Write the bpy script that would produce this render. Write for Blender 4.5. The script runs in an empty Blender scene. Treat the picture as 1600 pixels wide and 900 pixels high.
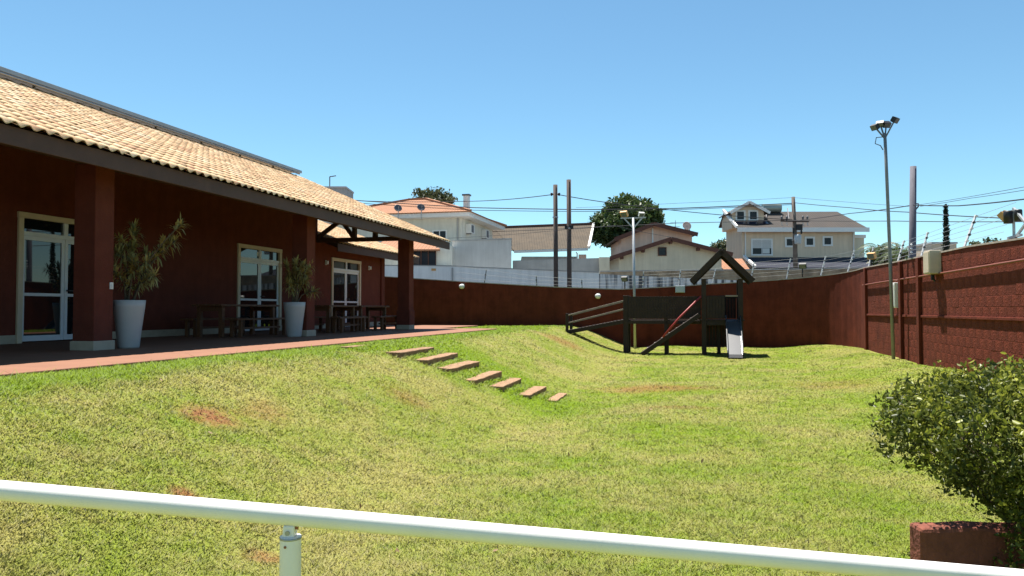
import bpy, math, random
import numpy as np
from mathutils import Vector, Matrix

random.seed(7)
rng = np.random.default_rng(7)
sc = bpy.context.scene
col = sc.collection

# ------------------------------------------------------------------ camera, sky, sun, exposure
EYE = 1.57
F = 1200.0                      # focal length in photo pixels (1600 wide)
HOR = 484.0                     # horizon row in the photo
cam_d = bpy.data.cameras.new('camera'); cam = bpy.data.objects.new('camera', cam_d); col.objects.link(cam)
cam_d.sensor_width = 36.0; cam_d.lens = 36.0 * F / 1600.0
cam_d.clip_start = 0.05; cam_d.clip_end = 9000.0
cam.location = (0, 0, EYE)
cam.rotation_euler = (math.radians(90) + math.atan((HOR - 450.0) / F), 0, 0)
sc.camera = cam
sc.render.resolution_x = 1024; sc.render.resolution_y = 576

SUN_EL = math.radians(72.0); SUN_AZ = math.radians(-21.0)     # azimuth from +Y towards +X
w = bpy.data.worlds.new('World'); sc.world = w; w.use_nodes = True
nt = w.node_tree; nt.nodes.clear()
sky = nt.nodes.new('ShaderNodeTexSky'); sky.sky_type = 'NISHITA'; sky.sun_disc = False
sky.sun_elevation = SUN_EL; sky.sun_rotation = SUN_AZ; sky.altitude = 900; sky.air_density = 1.0; sky.dust_density = 0.1; sky.ozone_density = 3.0
bg = nt.nodes.new('ShaderNodeBackground'); bg.inputs[1].default_value = 0.067
wo = nt.nodes.new('ShaderNodeOutputWorld')
tint = nt.nodes.new('ShaderNodeMix'); tint.data_type = 'RGBA'; tint.blend_type = 'MULTIPLY'; tint.inputs[0].default_value = 1.0; tint.inputs[7].default_value = (0.88, 1.125, 1.06, 1)
nt.links.new(sky.outputs[0], tint.inputs[6]); nt.links.new(tint.outputs[2], bg.inputs[0]); nt.links.new(bg.outputs[0], wo.inputs[0])

sl = bpy.data.lights.new('sun', 'SUN'); sl.energy = 5.0; sl.angle = math.radians(0.53); sl.color = (1.0, 0.95, 0.87)
so = bpy.data.objects.new('sun', sl); col.objects.link(so); so.location = (-20, 40, 90)
sdir = Vector((math.sin(SUN_AZ) * math.cos(SUN_EL), math.cos(SUN_AZ) * math.cos(SUN_EL), math.sin(SUN_EL)))
so.rotation_euler = sdir.to_track_quat('Z', 'Y').to_euler()
sc.view_settings.view_transform = 'Standard'; sc.view_settings.look = 'None'
sc.view_settings.exposure = 1.2; sc.view_settings.gamma = 1.0; sc.view_settings.use_curve_mapping = False

# ------------------------------------------------------------------ frames
A = math.radians(13.9)          # the clubhouse and the garden walls run 13.9 degrees off the view axis
U = Vector((math.sin(A), math.cos(A), 0)); N = Vector((math.cos(A), -math.sin(A), 0))
def ST(s, t, z=0.0): return U * s + N * t + Vector((0, 0, z))
def to_st(x, y): return (x * U.x + y * U.y, x * N.x + y * N.y)
def P(px, py, depth): return Vector(((px - 800) / F * depth, depth, EYE + (HOR - py) / F * depth))
FL = EYE - 0.64                 # porch floor level

# ------------------------------------------------------------------ materials
MATS = {}
def newmat(name):
    m = bpy.data.materials.new(name); m.use_nodes = True; MATS[name] = m
    n = m.node_tree; b = n.nodes['Principled BSDF']; return m, n, b
def M(name, c, rough=0.8, var=0.18, scale=6.0, bump=0.0, bscale=None, c2=None, metal=0.0, spec=0.4, stretch=None, objrand=0.0, coord='Object', streak=0.0, chips=0.0):
    m, n, b = newmat(name); L = n.links.new
    tc = n.nodes.new('ShaderNodeTexCoord'); mp = n.nodes.new('ShaderNodeMapping')
    L(tc.outputs[coord], mp.inputs[0])
    if stretch: mp.inputs['Scale'].default_value = stretch
    nz = n.nodes.new('ShaderNodeTexNoise'); nz.inputs['Scale'].default_value = scale; nz.inputs['Detail'].default_value = 7; nz.inputs['Roughness'].default_value = 0.62
    L(mp.outputs[0], nz.inputs[0])
    rp = n.nodes.new('ShaderNodeValToRGB'); rp.color_ramp.elements[0].position = 0.3; rp.color_ramp.elements[1].position = 0.7
    a = tuple(x * (1 - var) for x in c); d = tuple(min(1, x * (1 + var)) for x in c) if c2 is None else c2
    rp.color_ramp.elements[0].color = (*a, 1); rp.color_ramp.elements[1].color = (*d, 1)
    L(nz.outputs[0], rp.inputs[0]); out = rp.outputs[0]
    if streak:
        m2 = n.nodes.new('ShaderNodeMapping'); m2.inputs['Scale'].default_value = (2.6, 2.6, 0.22); L(tc.outputs[coord], m2.inputs[0])
        n2 = n.nodes.new('ShaderNodeTexNoise'); n2.inputs['Scale'].default_value = 1.5; n2.inputs['Detail'].default_value = 6; n2.inputs['Roughness'].default_value = 0.7; L(m2.outputs[0], n2.inputs[0])
        r2 = n.nodes.new('ShaderNodeMapRange'); r2.inputs[1].default_value = 0.35; r2.inputs[2].default_value = 0.68; r2.inputs[3].default_value = 1 - streak; r2.inputs[4].default_value = 1 + streak * .8; L(n2.outputs[0], r2.inputs[0])
        h2 = n.nodes.new('ShaderNodeHueSaturation'); L(out, h2.inputs['Color']); L(r2.outputs[0], h2.inputs['Value']); out = h2.outputs[0]
    if chips:
        n3 = n.nodes.new('ShaderNodeTexNoise'); n3.inputs['Scale'].default_value = 55; n3.inputs['Detail'].default_value = 8; n3.inputs['Roughness'].default_value = 0.75; L(tc.outputs[coord], n3.inputs[0])
        r3 = n.nodes.new('ShaderNodeMapRange'); r3.inputs[1].default_value = 0.66; r3.inputs[2].default_value = 0.74; r3.inputs[4].default_value = chips; L(n3.outputs[0], r3.inputs[0])
        x3 = n.nodes.new('ShaderNodeMix'); x3.data_type = 'RGBA'; x3.inputs[7].default_value = (0.22, 0.13, 0.085, 1); L(r3.outputs[0], x3.inputs[0]); L(out, x3.inputs[6]); out = x3.outputs[2]
    if objrand:
        oi = n.nodes.new('ShaderNodeObjectInfo'); hs = n.nodes.new('ShaderNodeHueSaturation')
        mr = n.nodes.new('ShaderNodeMapRange'); mr.inputs[3].default_value = 1 - objrand; mr.inputs[4].default_value = 1 + objrand
        L(oi.outputs['Random'], mr.inputs[0]); L(mr.outputs[0], hs.inputs['Value']); L(out, hs.inputs['Color']); out = hs.outputs[0]
    L(out, b.inputs['Base Color'])
    b.inputs['Roughness'].default_value = rough; b.inputs['Metallic'].default_value = metal; b.inputs['Specular IOR Level'].default_value = spec
    if bump:
        nb = n.nodes.new('ShaderNodeTexNoise'); nb.inputs['Scale'].default_value = bscale or scale * 5; nb.inputs['Detail'].default_value = 6
        L(mp.outputs[0], nb.inputs[0]); bp = n.nodes.new('ShaderNodeBump'); bp.inputs['Strength'].default_value = bump; bp.inputs['Distance'].default_value = 0.02
        L(nb.outputs[0], bp.inputs['Height']); L(bp.outputs[0], b.inputs['Normal'])
    return m

RED = (0.135, 0.034, 0.021)
M('red_render', RED, 0.9, 0.14, 3.0, 0.5, 60, spec=0.2, streak=0.09)
M('red_wall', (0.122, 0.0255, 0.0135), 0.92, 0.25, 2.2, 0.5, 38, spec=0.15, streak=0.14)
M('red_block', (0.125, 0.026, 0.0135), 0.92, 0.34, 2.6, 1.0, 30, objrand=0.05, spec=0.15, streak=0.15)
M('coping', (0.36, 0.30, 0.26), 0.9, 0.3, 5)
M('cream_base', (0.42, 0.34, 0.25), 0.8, 0.1, 5)
M('terracotta_floor', (0.215, 0.090, 0.046), 0.75, 0.12, 2.0, 0.2, 60)
M('dark_wood', (0.075, 0.036, 0.024), 0.7, 0.25, 4, 0.3, 30, stretch=(6, 1, 6))
M('fascia_wood', (0.090, 0.043, 0.030), 0.65, 0.15, 3, 0.15, 40)
M('soffit', (0.055, 0.035, 0.025), 0.8, 0.25, 5, 0.3, 20)
M('table_wood', (0.125, 0.050, 0.020), 0.5, 0.35, 5, 0.25, 30, stretch=(8, 1, 8))
M('play_wood', (0.026, 0.014, 0.0095), 0.75, 0.35, 4, 0.5, 25)
M('grey_wood', (0.26, 0.21, 0.18), 0.85, 0.25, 6, 0.4, 25)
M('sleeper', (0.31, 0.182, 0.10), 0.9, 0.42, 6, 0.7, 40, stretch=(9, 1, 9), objrand=0.12)
M('door_casing', (0.60, 0.48, 0.34), 0.5, 0.05)
M('white_frame', (0.68, 0.67, 0.69), 0.35, 0.03)
M('white_pot', (0.42, 0.41, 0.40), 0.45, 0.05, 3)
M('white_rail', (0.80, 0.76, 0.72), 0.36, 0.07, 5, 0.02, 150, chips=0.7)
M('rust', (0.30, 0.12, 0.06), 0.8, 0.3, 40)
M('alu', (0.36, 0.355, 0.345), 0.45, 0.08, 5, metal=0.6)
M('galv', (0.40, 0.41, 0.42), 0.45, 0.12, 12, metal=0.35)
M('black_plastic', (0.012, 0.012, 0.014), 0.5, 0.1)
M('pole_grey', (0.12, 0.12, 0.13), 0.5, 0.12, 6, metal=0.2)
M('steel_slide', (0.04, 0.04, 0.042), 0.25, 0.1, 6, spec=0.9)
M('red_paint', (0.30, 0.03, 0.03), 0.5, 0.1)
M('pole_mid', (0.20, 0.205, 0.20), 0.5, 0.12, 6, metal=0.2)
M('pole_wood', (0.085, 0.062, 0.052), 0.85, 0.2, 4, 0.3, 30, stretch=(8, 8, 1))
M('pole_bluish', (0.12, 0.115, 0.14), 0.8, 0.2, 3, 0.2, 20, stretch=(6, 6, 1))
M('pole_old', (0.15, 0.12, 0.10), 0.9, 0.25, 3, 0.4, 30)
M('concrete', (0.36, 0.34, 0.31), 0.9, 0.2, 3, 0.4, 30)
M('plastic_white', (0.74, 0.73, 0.70), 0.4, 0.03)
M('lens_grey', (0.10, 0.11, 0.12), 0.2, 0.05)
M('plastic_grey', (0.42, 0.46, 0.48), 0.5, 0.05)
M('box_beige', (0.52, 0.44, 0.34), 0.6, 0.08)
M('orange_lamp', (0.62, 0.34, 0.12), 0.5, 0.1)
M('soil', (0.10, 0.045, 0.025), 0.95, 0.3, 10, 0.8, 40)
M('bark', (0.10, 0.075, 0.05), 0.9, 0.3, 8, 0.6, 30)
M('wire', (0.035, 0.035, 0.04), 0.6, 0.1)
M('wire_metal', (0.30, 0.31, 0.32), 0.4, 0.1, metal=0.4)
# neighbourhood
M('cream_wall', (0.66, 0.60, 0.46), 0.85, 0.06, 1.5, streak=0.10)
M('pale_wall', (0.70, 0.67, 0.58), 0.85, 0.06, 1.5, streak=0.10)
M('beige_wall', (0.74, 0.58, 0.42), 0.85, 0.05, 1.5, streak=0.10)
M('pink_wall', (0.78, 0.53, 0.41), 0.85, 0.06, 1.5, streak=0.10)
M('grey_wall', (0.52, 0.51, 0.49), 0.88, 0.10, 0.8, streak=0.10)
M('grey_wall_dark', (0.40, 0.39, 0.37), 0.9, 0.14, 0.8, streak=0.10)
M('white_wall', (0.85, 0.84, 0.80), 0.85, 0.07, 0.6, streak=0.10)
M('street_wall_brown', (0.30, 0.225, 0.15), 0.95, 0.45, 1.6, 0.5, 12)
M('trim_white', (0.80, 0.78, 0.74), 0.6, 0.04)
M('window_dark', (0.014, 0.015, 0.02), 0.25, 0.1, spec=0.3)
M('shutter', (0.68, 0.66, 0.62), 0.6, 0.04)
M('solar_blue', (0.012, 0.016, 0.035), 0.22, 0.1, 3, spec=0.6)
M('tank_glass', (0.30, 0.34, 0.31), 0.3, 0.1, 3, metal=0.3)
M('brown_eave', (0.12, 0.05, 0.035), 0.75, 0.15)
M('asphalt', (0.10, 0.09, 0.08), 0.95, 0.3, 0.5, 0.3, 20)

def glass():
    m, n, b = newmat('door_glass')
    b.inputs['Base Color'].default_value = (0.008, 0.010, 0.012, 1); b.inputs['Roughness'].default_value = 0.015
    b.inputs['Specular IOR Level'].default_value = 0.7
glass()

def tilemat(name, stops, rough=0.85, bump=0.35):
    """fired clay: each tile its own tone (object random for single tiles, attribute 'rnd' on the joined ones), lichen blotches"""
    m, n, b = newmat(name); L = n.links.new
    oi = n.nodes.new('ShaderNodeObjectInfo'); at = n.nodes.new('ShaderNodeAttribute'); at.attribute_name = 'rnd'
    ad = n.nodes.new('ShaderNodeMath'); ad.operation = 'ADD'; fr = n.nodes.new('ShaderNodeMath'); fr.operation = 'FRACT'
    L(oi.outputs['Random'], ad.inputs[0]); L(at.outputs['Fac'], ad.inputs[1]); L(ad.outputs[0], fr.inputs[0])
    rp = n.nodes.new('ShaderNodeValToRGB'); cr = rp.color_ramp
    while len(cr.elements) < len(stops): cr.elements.new(0.5)
    for e, (p, c) in zip(cr.elements, stops): e.position = p; e.color = (*c, 1)
    L(fr.outputs[0], rp.inputs[0])
    g = n.nodes.new('ShaderNodeNewGeometry'); nz = n.nodes.new('ShaderNodeTexNoise'); nz.inputs['Scale'].default_value = 1.7; nz.inputs['Detail'].default_value = 8; nz.inputs['Roughness'].default_value = 0.7
    L(g.outputs['Position'], nz.inputs[0])
    r2 = n.nodes.new('ShaderNodeValToRGB'); r2.color_ramp.elements[0].position = 0.52; r2.color_ramp.elements[1].position = 0.72
    r2.color_ramp.elements[0].color = (0, 0, 0, 1); r2.color_ramp.elements[1].color = (0.35, 0.35, 0.35, 1)
    L(nz.outputs[0], r2.inputs[0])
    mx = n.nodes.new('ShaderNodeMix'); mx.data_type = 'RGBA'; mx.inputs[7].default_value = (0.20, 0.13, 0.09, 1)
    L(r2.outputs[0], mx.inputs[0]); L(rp.outputs[0], mx.inputs[6]); L(mx.outputs[2], b.inputs['Base Color'])
    n2 = n.nodes.new('ShaderNodeTexNoise'); n2.inputs['Scale'].default_value = 60; L(g.outputs['Position'], n2.inputs[0])
    bp = n.nodes.new('ShaderNodeBump'); bp.inputs['Strength'].default_value = bump; bp.inputs['Distance'].default_value = 0.01
    L(n2.outputs[0], bp.inputs['Height']); L(bp.outputs[0], b.inputs['Normal']); b.inputs['Roughness'].default_value = rough
tilemat('clay_tile', [(0.0, (0.56, 0.30, 0.16)), (0.2, (0.67, 0.42, 0.215)), (0.75, (0.72, 0.485, 0.265)), (1.0, (0.79, 0.60, 0.385))])

def farroof(name, c1, c2, across=5.0, along=3.0):
    """distant tiled roof: courses and barrels too small to pick apart, relief by bump (UV in metres: u along the eave, v up the slope)"""
    m, n, b = newmat(name); L = n.links.new
    uv = n.nodes.new('ShaderNodeUVMap')
    wv = n.nodes.new('ShaderNodeTexWave'); wv.bands_direction = 'X'; wv.inputs['Scale'].default_value = across * 0.314; wv.inputs['Distortion'].default_value = 0.4
    w2 = n.nodes.new('ShaderNodeTexWave'); w2.bands_direction = 'Y'; w2.wave_profile = 'SAW'; w2.inputs['Scale'].default_value = along * 0.314; w2.inputs['Distortion'].default_value = 0.3
    L(uv.outputs[0], wv.inputs[0]); L(uv.outputs[0], w2.inputs[0])
    ad = n.nodes.new('ShaderNodeMath'); ad.operation = 'ADD'; L(wv.outputs['Fac'], ad.inputs[0]); L(w2.outputs['Fac'], ad.inputs[1])
    nz = n.nodes.new('ShaderNodeTexNoise'); nz.inputs['Scale'].default_value = 0.9; nz.inputs['Detail'].default_value = 8; nz.inputs['Roughness'].default_value = 0.7
    L(uv.outputs[0], nz.inputs[0])
    mx = n.nodes.new('ShaderNodeMix'); mx.data_type = 'RGBA'; mx.inputs[6].default_value = (*c1, 1); mx.inputs[7].default_value = (*c2, 1)
    r = n.nodes.new('ShaderNodeMapRange'); r.inputs[1].default_value = 0.35; r.inputs[2].default_value = 0.65; L(nz.outputs[0], r.inputs[0]); L(r.outputs[0], mx.inputs[0])
    L(mx.outputs[2], b.inputs['Base Color']); b.inputs['Roughness'].default_value = 0.9
    bp = n.nodes.new('ShaderNodeBump'); bp.inputs['Strength'].default_value = 0.8; bp.inputs['Distance'].default_value = 0.08
    L(ad.outputs[0], bp.inputs['Height']); L(bp.outputs[0], b.inputs['Normal'])
farroof('roof_orange', (0.42, 0.19, 0.095), (0.33, 0.155, 0.085))
farroof('roof_brown', (0.130, 0.094, 0.060), (0.080, 0.062, 0.043))
farroof('roof_tan', (0.078, 0.061, 0.050), (0.058, 0.048, 0.042))
farroof('roof_navy', (0.030, 0.034, 0.055), (0.022, 0.025, 0.042))

def streakwall():
    m, n, b = newmat('streaked_wall'); L = n.links.new
    tc = n.nodes.new('ShaderNodeTexCoord'); mp = n.nodes.new('ShaderNodeMapping'); mp.inputs['Scale'].default_value = (1.6, 1.6, 0.12); L(tc.outputs['Object'], mp.inputs[0])
    nz = n.nodes.new('ShaderNodeTexNoise'); nz.inputs['Scale'].default_value = 2.2; nz.inputs['Detail'].default_value = 5; L(mp.outputs[0], nz.inputs[0])
    rp = n.nodes.new('ShaderNodeValToRGB'); rp.color_ramp.elements[0].position = 0.42; rp.color_ramp.elements[1].position = 0.56
    rp.color_ramp.elements[0].color = (0.10, 0.10, 0.10, 1); rp.color_ramp.elements[1].color = (0.66, 0.65, 0.62, 1)
    L(nz.outputs[0], rp.inputs[0]); L(rp.outputs[0], b.inputs['Base Color']); b.inputs['Roughness'].default_value = 0.95
streakwall()

# lawn colour: one node group shared by soil sheet and blades, driven by world position
def lawn_group():
    g = bpy.data.node_groups.new('lawn_colour', 'ShaderNodeTree')
    g.interface.new_socket('Color', in_out='OUTPUT', socket_type='NodeSocketColor')
    g.interface.new_socket('Dry', in_out='OUTPUT', socket_type='NodeSocketFloat')
    L = g.links.new; out = g.nodes.new('NodeGroupOutput'); geo = g.nodes.new('ShaderNodeNewGeometry')
    rot = g.nodes.new('ShaderNodeVectorRotate'); rot.rotation_type = 'Z_AXIS'; rot.inputs['Angle'].default_value = A   # world -> (t, s)
    L(geo.outputs['Position'], rot.inputs['Vector'])
    def noise(scale, detail=5, rough=0.6, vec=None):
        nz = g.nodes.new('ShaderNodeTexNoise'); nz.inputs['Scale'].default_value = scale; nz.inputs['Detail'].default_value = detail; nz.inputs['Roughness'].default_value = rough
        L(vec or rot.outputs[0], nz.inputs[0]); return nz.outputs[0]
    def ramp(inp, lo, hi):
        r = g.nodes.new('ShaderNodeMapRange'); r.interpolation_type = 'SMOOTHSTEP'; r.inputs[1].default_value = lo; r.inputs[2].default_value = hi; L(inp, r.inputs[0]); return r.outputs[0]
    def mth(op, a, b_):
        n_ = g.nodes.new('ShaderNodeMath'); n_.operation = op; n_.use_clamp = True
        for i, v in enumerate((a, b_)):
            if isinstance(v, (int, float)): n_.inputs[i].default_value = v
            else: L(v, n_.inputs[i])
        return n_.outputs[0]
    def mix(f, a, b_):
        m_ = g.nodes.new('ShaderNodeMix'); m_.data_type = 'RGBA'; L(f, m_.inputs[0])
        for i, v in ((6, a), (7, b_)):
            if isinstance(v, tuple): m_.inputs[i].default_value = (*v, 1)
            else: L(v, m_.inputs[i])
        return m_.outputs[2]
    sep = g.nodes.new('ShaderNodeSeparateXYZ'); L(rot.outputs[0], sep.inputs[0])
    def blob(t, s, rt, rs, strength=1.0):
        d = g.nodes.new('ShaderNodeVectorMath'); d.operation = 'SUBTRACT'; d.inputs[1].default_value = (t, s, 0)
        L(rot.outputs[0], d.inputs[0]); m_ = g.nodes.new('ShaderNodeVectorMath'); m_.operation = 'MULTIPLY'; m_.inputs[1].default_value = (1 / rt, 1 / rs, 0); L(d.outputs[0], m_.inputs[0])
        l = g.nodes.new('ShaderNodeVectorMath'); l.operation = 'LENGTH'; L(m_.outputs[0], l.inputs[0])
        wob = mth('MULTIPLY', noise(2.6, 7, 0.75), 1.1)
        n_ = g.nodes.new('ShaderNodeMath'); n_.operation = 'ADD'; L(l.outputs['Value'], n_.inputs[0]); L(wob, n_.inputs[1])
        r = g.nodes.new('ShaderNodeMapRange'); r.interpolation_type = 'SMOOTHSTEP'; r.inputs[1].default_value = 1.6; r.inputs[2].default_value = 0.75; r.inputs[4].default_value = strength; L(n_.outputs[0], r.inputs[0]); return r.outputs[0]
    dry = ramp(noise(0.55, 7, 0.65), 0.36, 0.66)
    fine = ramp(noise(5.0, 6, 0.7), 0.34, 0.66)
    slope = mth('MULTIPLY', ramp(sep.outputs[0], -5.9, -4.7), ramp(sep.outputs[0], -1.2, -2.6))        # thin dry turf on the bank
    plateau = ramp(sep.outputs[0], -5.0, -5.9)
    dryness = mth('ADD', mth('MULTIPLY', dry, 0.70), mth('MULTIPLY', slope, 0.20))
    dryness = mth('SUBTRACT', mth('ADD', dryness, mth('MULTIPLY', fine, 0.32)), 0.05)
    dryness = mth('SUBTRACT', dryness, mth('MULTIPLY', plateau, 0.75))
    dryness = mth('SUBTRACT', dryness, mth('MULTIPLY', mth('MULTIPLY', ramp(sep.outputs[1], 11.2, 12.6), ramp(sep.outputs[1], 16.5, 14.6)), mth('MULTIPLY', ramp(sep.outputs[0], -1.2, -2.6), 0.55)))
    c = mix(dryness, (0.140, 0.210, 0.007), (0.275, 0.252, 0.072))
    lush = ramp(noise(1.3, 5, 0.6), 0.55, 0.72)
    c = mix(mth('MULTIPLY', lush, 0.45), c, (0.130, 0.215, 0.007))
    bare = mth('ADD', blob(-4.42, 6.25, 0.34, 0.42, 0.95), blob(-0.9, 15.9, 1.7, 0.95, 0.75))
    for b_ in (blob(-4.3, 24.0, 1.0, 1.4, 0.7), blob(-4.3, 6.95, 0.35, 0.5, 0.45), blob(-0.45, 12.7, 0.9, 0.35, 0.45), blob(-3.58, 4.77, 0.16, 0.14, 0.9), blob(2.6, 17.0, 1.3, 1.2, 0.35), blob(-3.9, 9.8, 0.5, 0.5, 0.45), blob(-2.7, 4.4, 0.2, 0.15, 0.7)):
        bare = mth('ADD', bare, b_)
    spots = ramp(noise(4.5, 8, 0.8), 0.66, 0.76)
    bare = mth('ADD', bare, mth('MULTIPLY', spots, 0.8))
    bare = mth('MULTIPLY', bare, mth('ADD', ramp(noise(11.0, 6, 0.75), 0.38, 0.56), 0.38))
    c = mix(mth('MULTIPLY', bare, 0.95), c, (0.235, 0.095, 0.045))
    L(c, out.inputs[0]); L(mth('ADD', dryness, 0.12), out.inputs[1])
    return g
LG = lawn_group()
def lawn_mats():
    m, n, b = newmat('lawn_soil'); L = n.links.new
    g = n.nodes.new('ShaderNodeGroup'); g.node_tree = LG
    geo = n.nodes.new('ShaderNodeNewGeometry')
    nz = n.nodes.new('ShaderNodeTexNoise'); nz.inputs['Scale'].default_value = 45; nz.inputs['Detail'].default_value = 6; L(geo.outputs['Position'], nz.inputs[0])
    rp = n.nodes.new('ShaderNodeMapRange'); rp.inputs[1].default_value = 0.3; rp.inputs[2].default_value = 0.7; rp.inputs[3].default_value = 0.62; rp.inputs[4].default_value = 1.12; L(nz.outputs[0], rp.inputs[0])
    hs = n.nodes.new('ShaderNodeHueSaturation'); L(g.outputs[0], hs.inputs['Color']); L(rp.outputs[0], hs.inputs['Value']); L(hs.outputs[0], b.inputs['Base Color'])
    b.inputs['Roughness'].default_value = 0.95; b.inputs['Specular IOR Level'].default_value = 0.1
    bp = n.nodes.new('ShaderNodeBump'); bp.inputs['Strength'].default_value = 0.7; bp.inputs['Distance'].default_value = 0.03; L(nz.outputs[0], bp.inputs['Height']); L(bp.outputs[0], b.inputs['Normal'])
    m, n, b = newmat('grass_blade'); L = n.links.new
    g = n.nodes.new('ShaderNodeGroup'); g.node_tree = LG
    at = n.nodes.new('ShaderNodeAttribute'); at.attribute_name = 'rnd'
    rp = n.nodes.new('ShaderNodeMapRange'); rp.inputs[3].default_value = 0.84; rp.inputs[4].default_value = 1.22; L(at.outputs['Fac'], rp.inputs[0])
    hs = n.nodes.new('ShaderNodeHueSaturation'); L(g.outputs[0], hs.inputs['Color']); L(rp.outputs[0], hs.inputs['Value'])
    hs.inputs['Saturation'].default_value = 1.0
    gg = n.nodes.new('ShaderNodeNewGeometry'); up = n.nodes.new('ShaderNodeMix'); up.data_type = 'VECTOR'; up.inputs[0].default_value = 0.68; up.inputs[5].default_value = (0, 0, 1)
    L(gg.outputs['Normal'], up.inputs[4]); nv = n.nodes.new('ShaderNodeVectorMath'); nv.operation = 'NORMALIZE'; L(up.outputs[1], nv.inputs[0]); L(nv.outputs[0], b.inputs['Normal'])
    wn = n.nodes.new('ShaderNodeMath'); wn.operation = 'MULTIPLY'; wn.inputs[1].default_value = 37.13; fr = n.nodes.new('ShaderNodeMath'); fr.operation = 'FRACT'; L(at.outputs['Fac'], wn.inputs[0]); L(wn.outputs[0], fr.inputs[0])
    gt = n.nodes.new('ShaderNodeMapRange'); gt.inputs[1].default_value = 0.72; gt.inputs[2].default_value = 1.0; gt.inputs[4].default_value = 0.75; L(fr.outputs[0], gt.inputs[0]); dm = n.nodes.new('ShaderNodeMath'); dm.operation = 'MULTIPLY'; dm.use_clamp = True; L(gt.outputs[0], dm.inputs[0]); d2 = n.nodes.new('ShaderNodeMath'); d2.operation = 'MULTIPLY'; d2.inputs[1].default_value = 1.7; L(g.outputs[1], d2.inputs[0]); L(d2.outputs[0], dm.inputs[1])
    sm = n.nodes.new('ShaderNodeMix'); sm.data_type = 'RGBA'; sm.inputs[7].default_value = (0.30, 0.265, 0.11, 1); L(dm.outputs[0], sm.inputs[0]); L(g.outputs[0], sm.inputs[6]); L(sm.outputs[2], hs.inputs['Color'])
    L(hs.outputs[0], b.inputs['Base Color']); b.inputs['Roughness'].default_value = 0.6; b.inputs['Specular IOR Level'].default_value = 0.2
    tr = n.nodes.new('ShaderNodeBsdfTranslucent'); L(hs.outputs[0], tr.inputs[0]); ms = n.nodes.new('ShaderNodeMixShader'); ms.inputs[0].default_value = 0.25
    L(b.outputs[0], ms.inputs[1]); L(tr.outputs[0], ms.inputs[2]); L(ms.outputs[0], n.nodes['Material Output'].inputs[0])
lawn_mats()
def leafmat(name, c1, c2, rough=0.45, trans=0.25, spec=0.4):
    m, n, b = newmat(name); L = n.links.new
    at = n.nodes.new('ShaderNodeAttribute'); at.attribute_name = 'rnd'
    mx = n.nodes.new('ShaderNodeMix'); mx.data_type = 'RGBA'; mx.inputs[6].default_value = (*c1, 1); mx.inputs[7].default_value = (*c2, 1); L(at.outputs['Fac'], mx.inputs[0])
    L(mx.outputs[2], b.inputs['Base Color']); b.inputs['Roughness'].default_value = rough; b.inputs['Specular IOR Level'].default_value = spec
    tr = n.nodes.new('ShaderNodeBsdfTranslucent'); L(mx.outputs[2], tr.inputs[0]); ms = n.nodes.new('ShaderNodeMixShader'); ms.inputs[0].default_value = trans
    L(b.outputs[0], ms.inputs[1]); L(tr.outputs[0], ms.inputs[2]); L(ms.outputs[0], n.nodes['Material Output'].inputs[0])
leafmat('leaf_shrub', (0.042, 0.060, 0.014), (0.38, 0.40, 0.05), 0.42, 0.35, 0.25)
leafmat('leaf_dead', (0.16, 0.08, 0.04), (0.42, 0.30, 0.18), 0.8, 0.15)
leafmat('leaf_mango', (0.020, 0.045, 0.016), (0.085, 0.125, 0.03), 0.5)
leafmat('leaf_far', (0.03, 0.05, 0.02), (0.10, 0.11, 0.045), 0.5)
leafmat('leaf_dracaena', (0.18, 0.15, 0.05), (0.50, 0.42, 0.16), 0.45)
leafmat('leaf_palm', (0.04, 0.07, 0.02), (0.11, 0.14, 0.05), 0.5)
leafmat('leaf_cypress', (0.010, 0.016, 0.010), (0.03, 0.04, 0.02), 0.7, 0.1)

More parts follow.
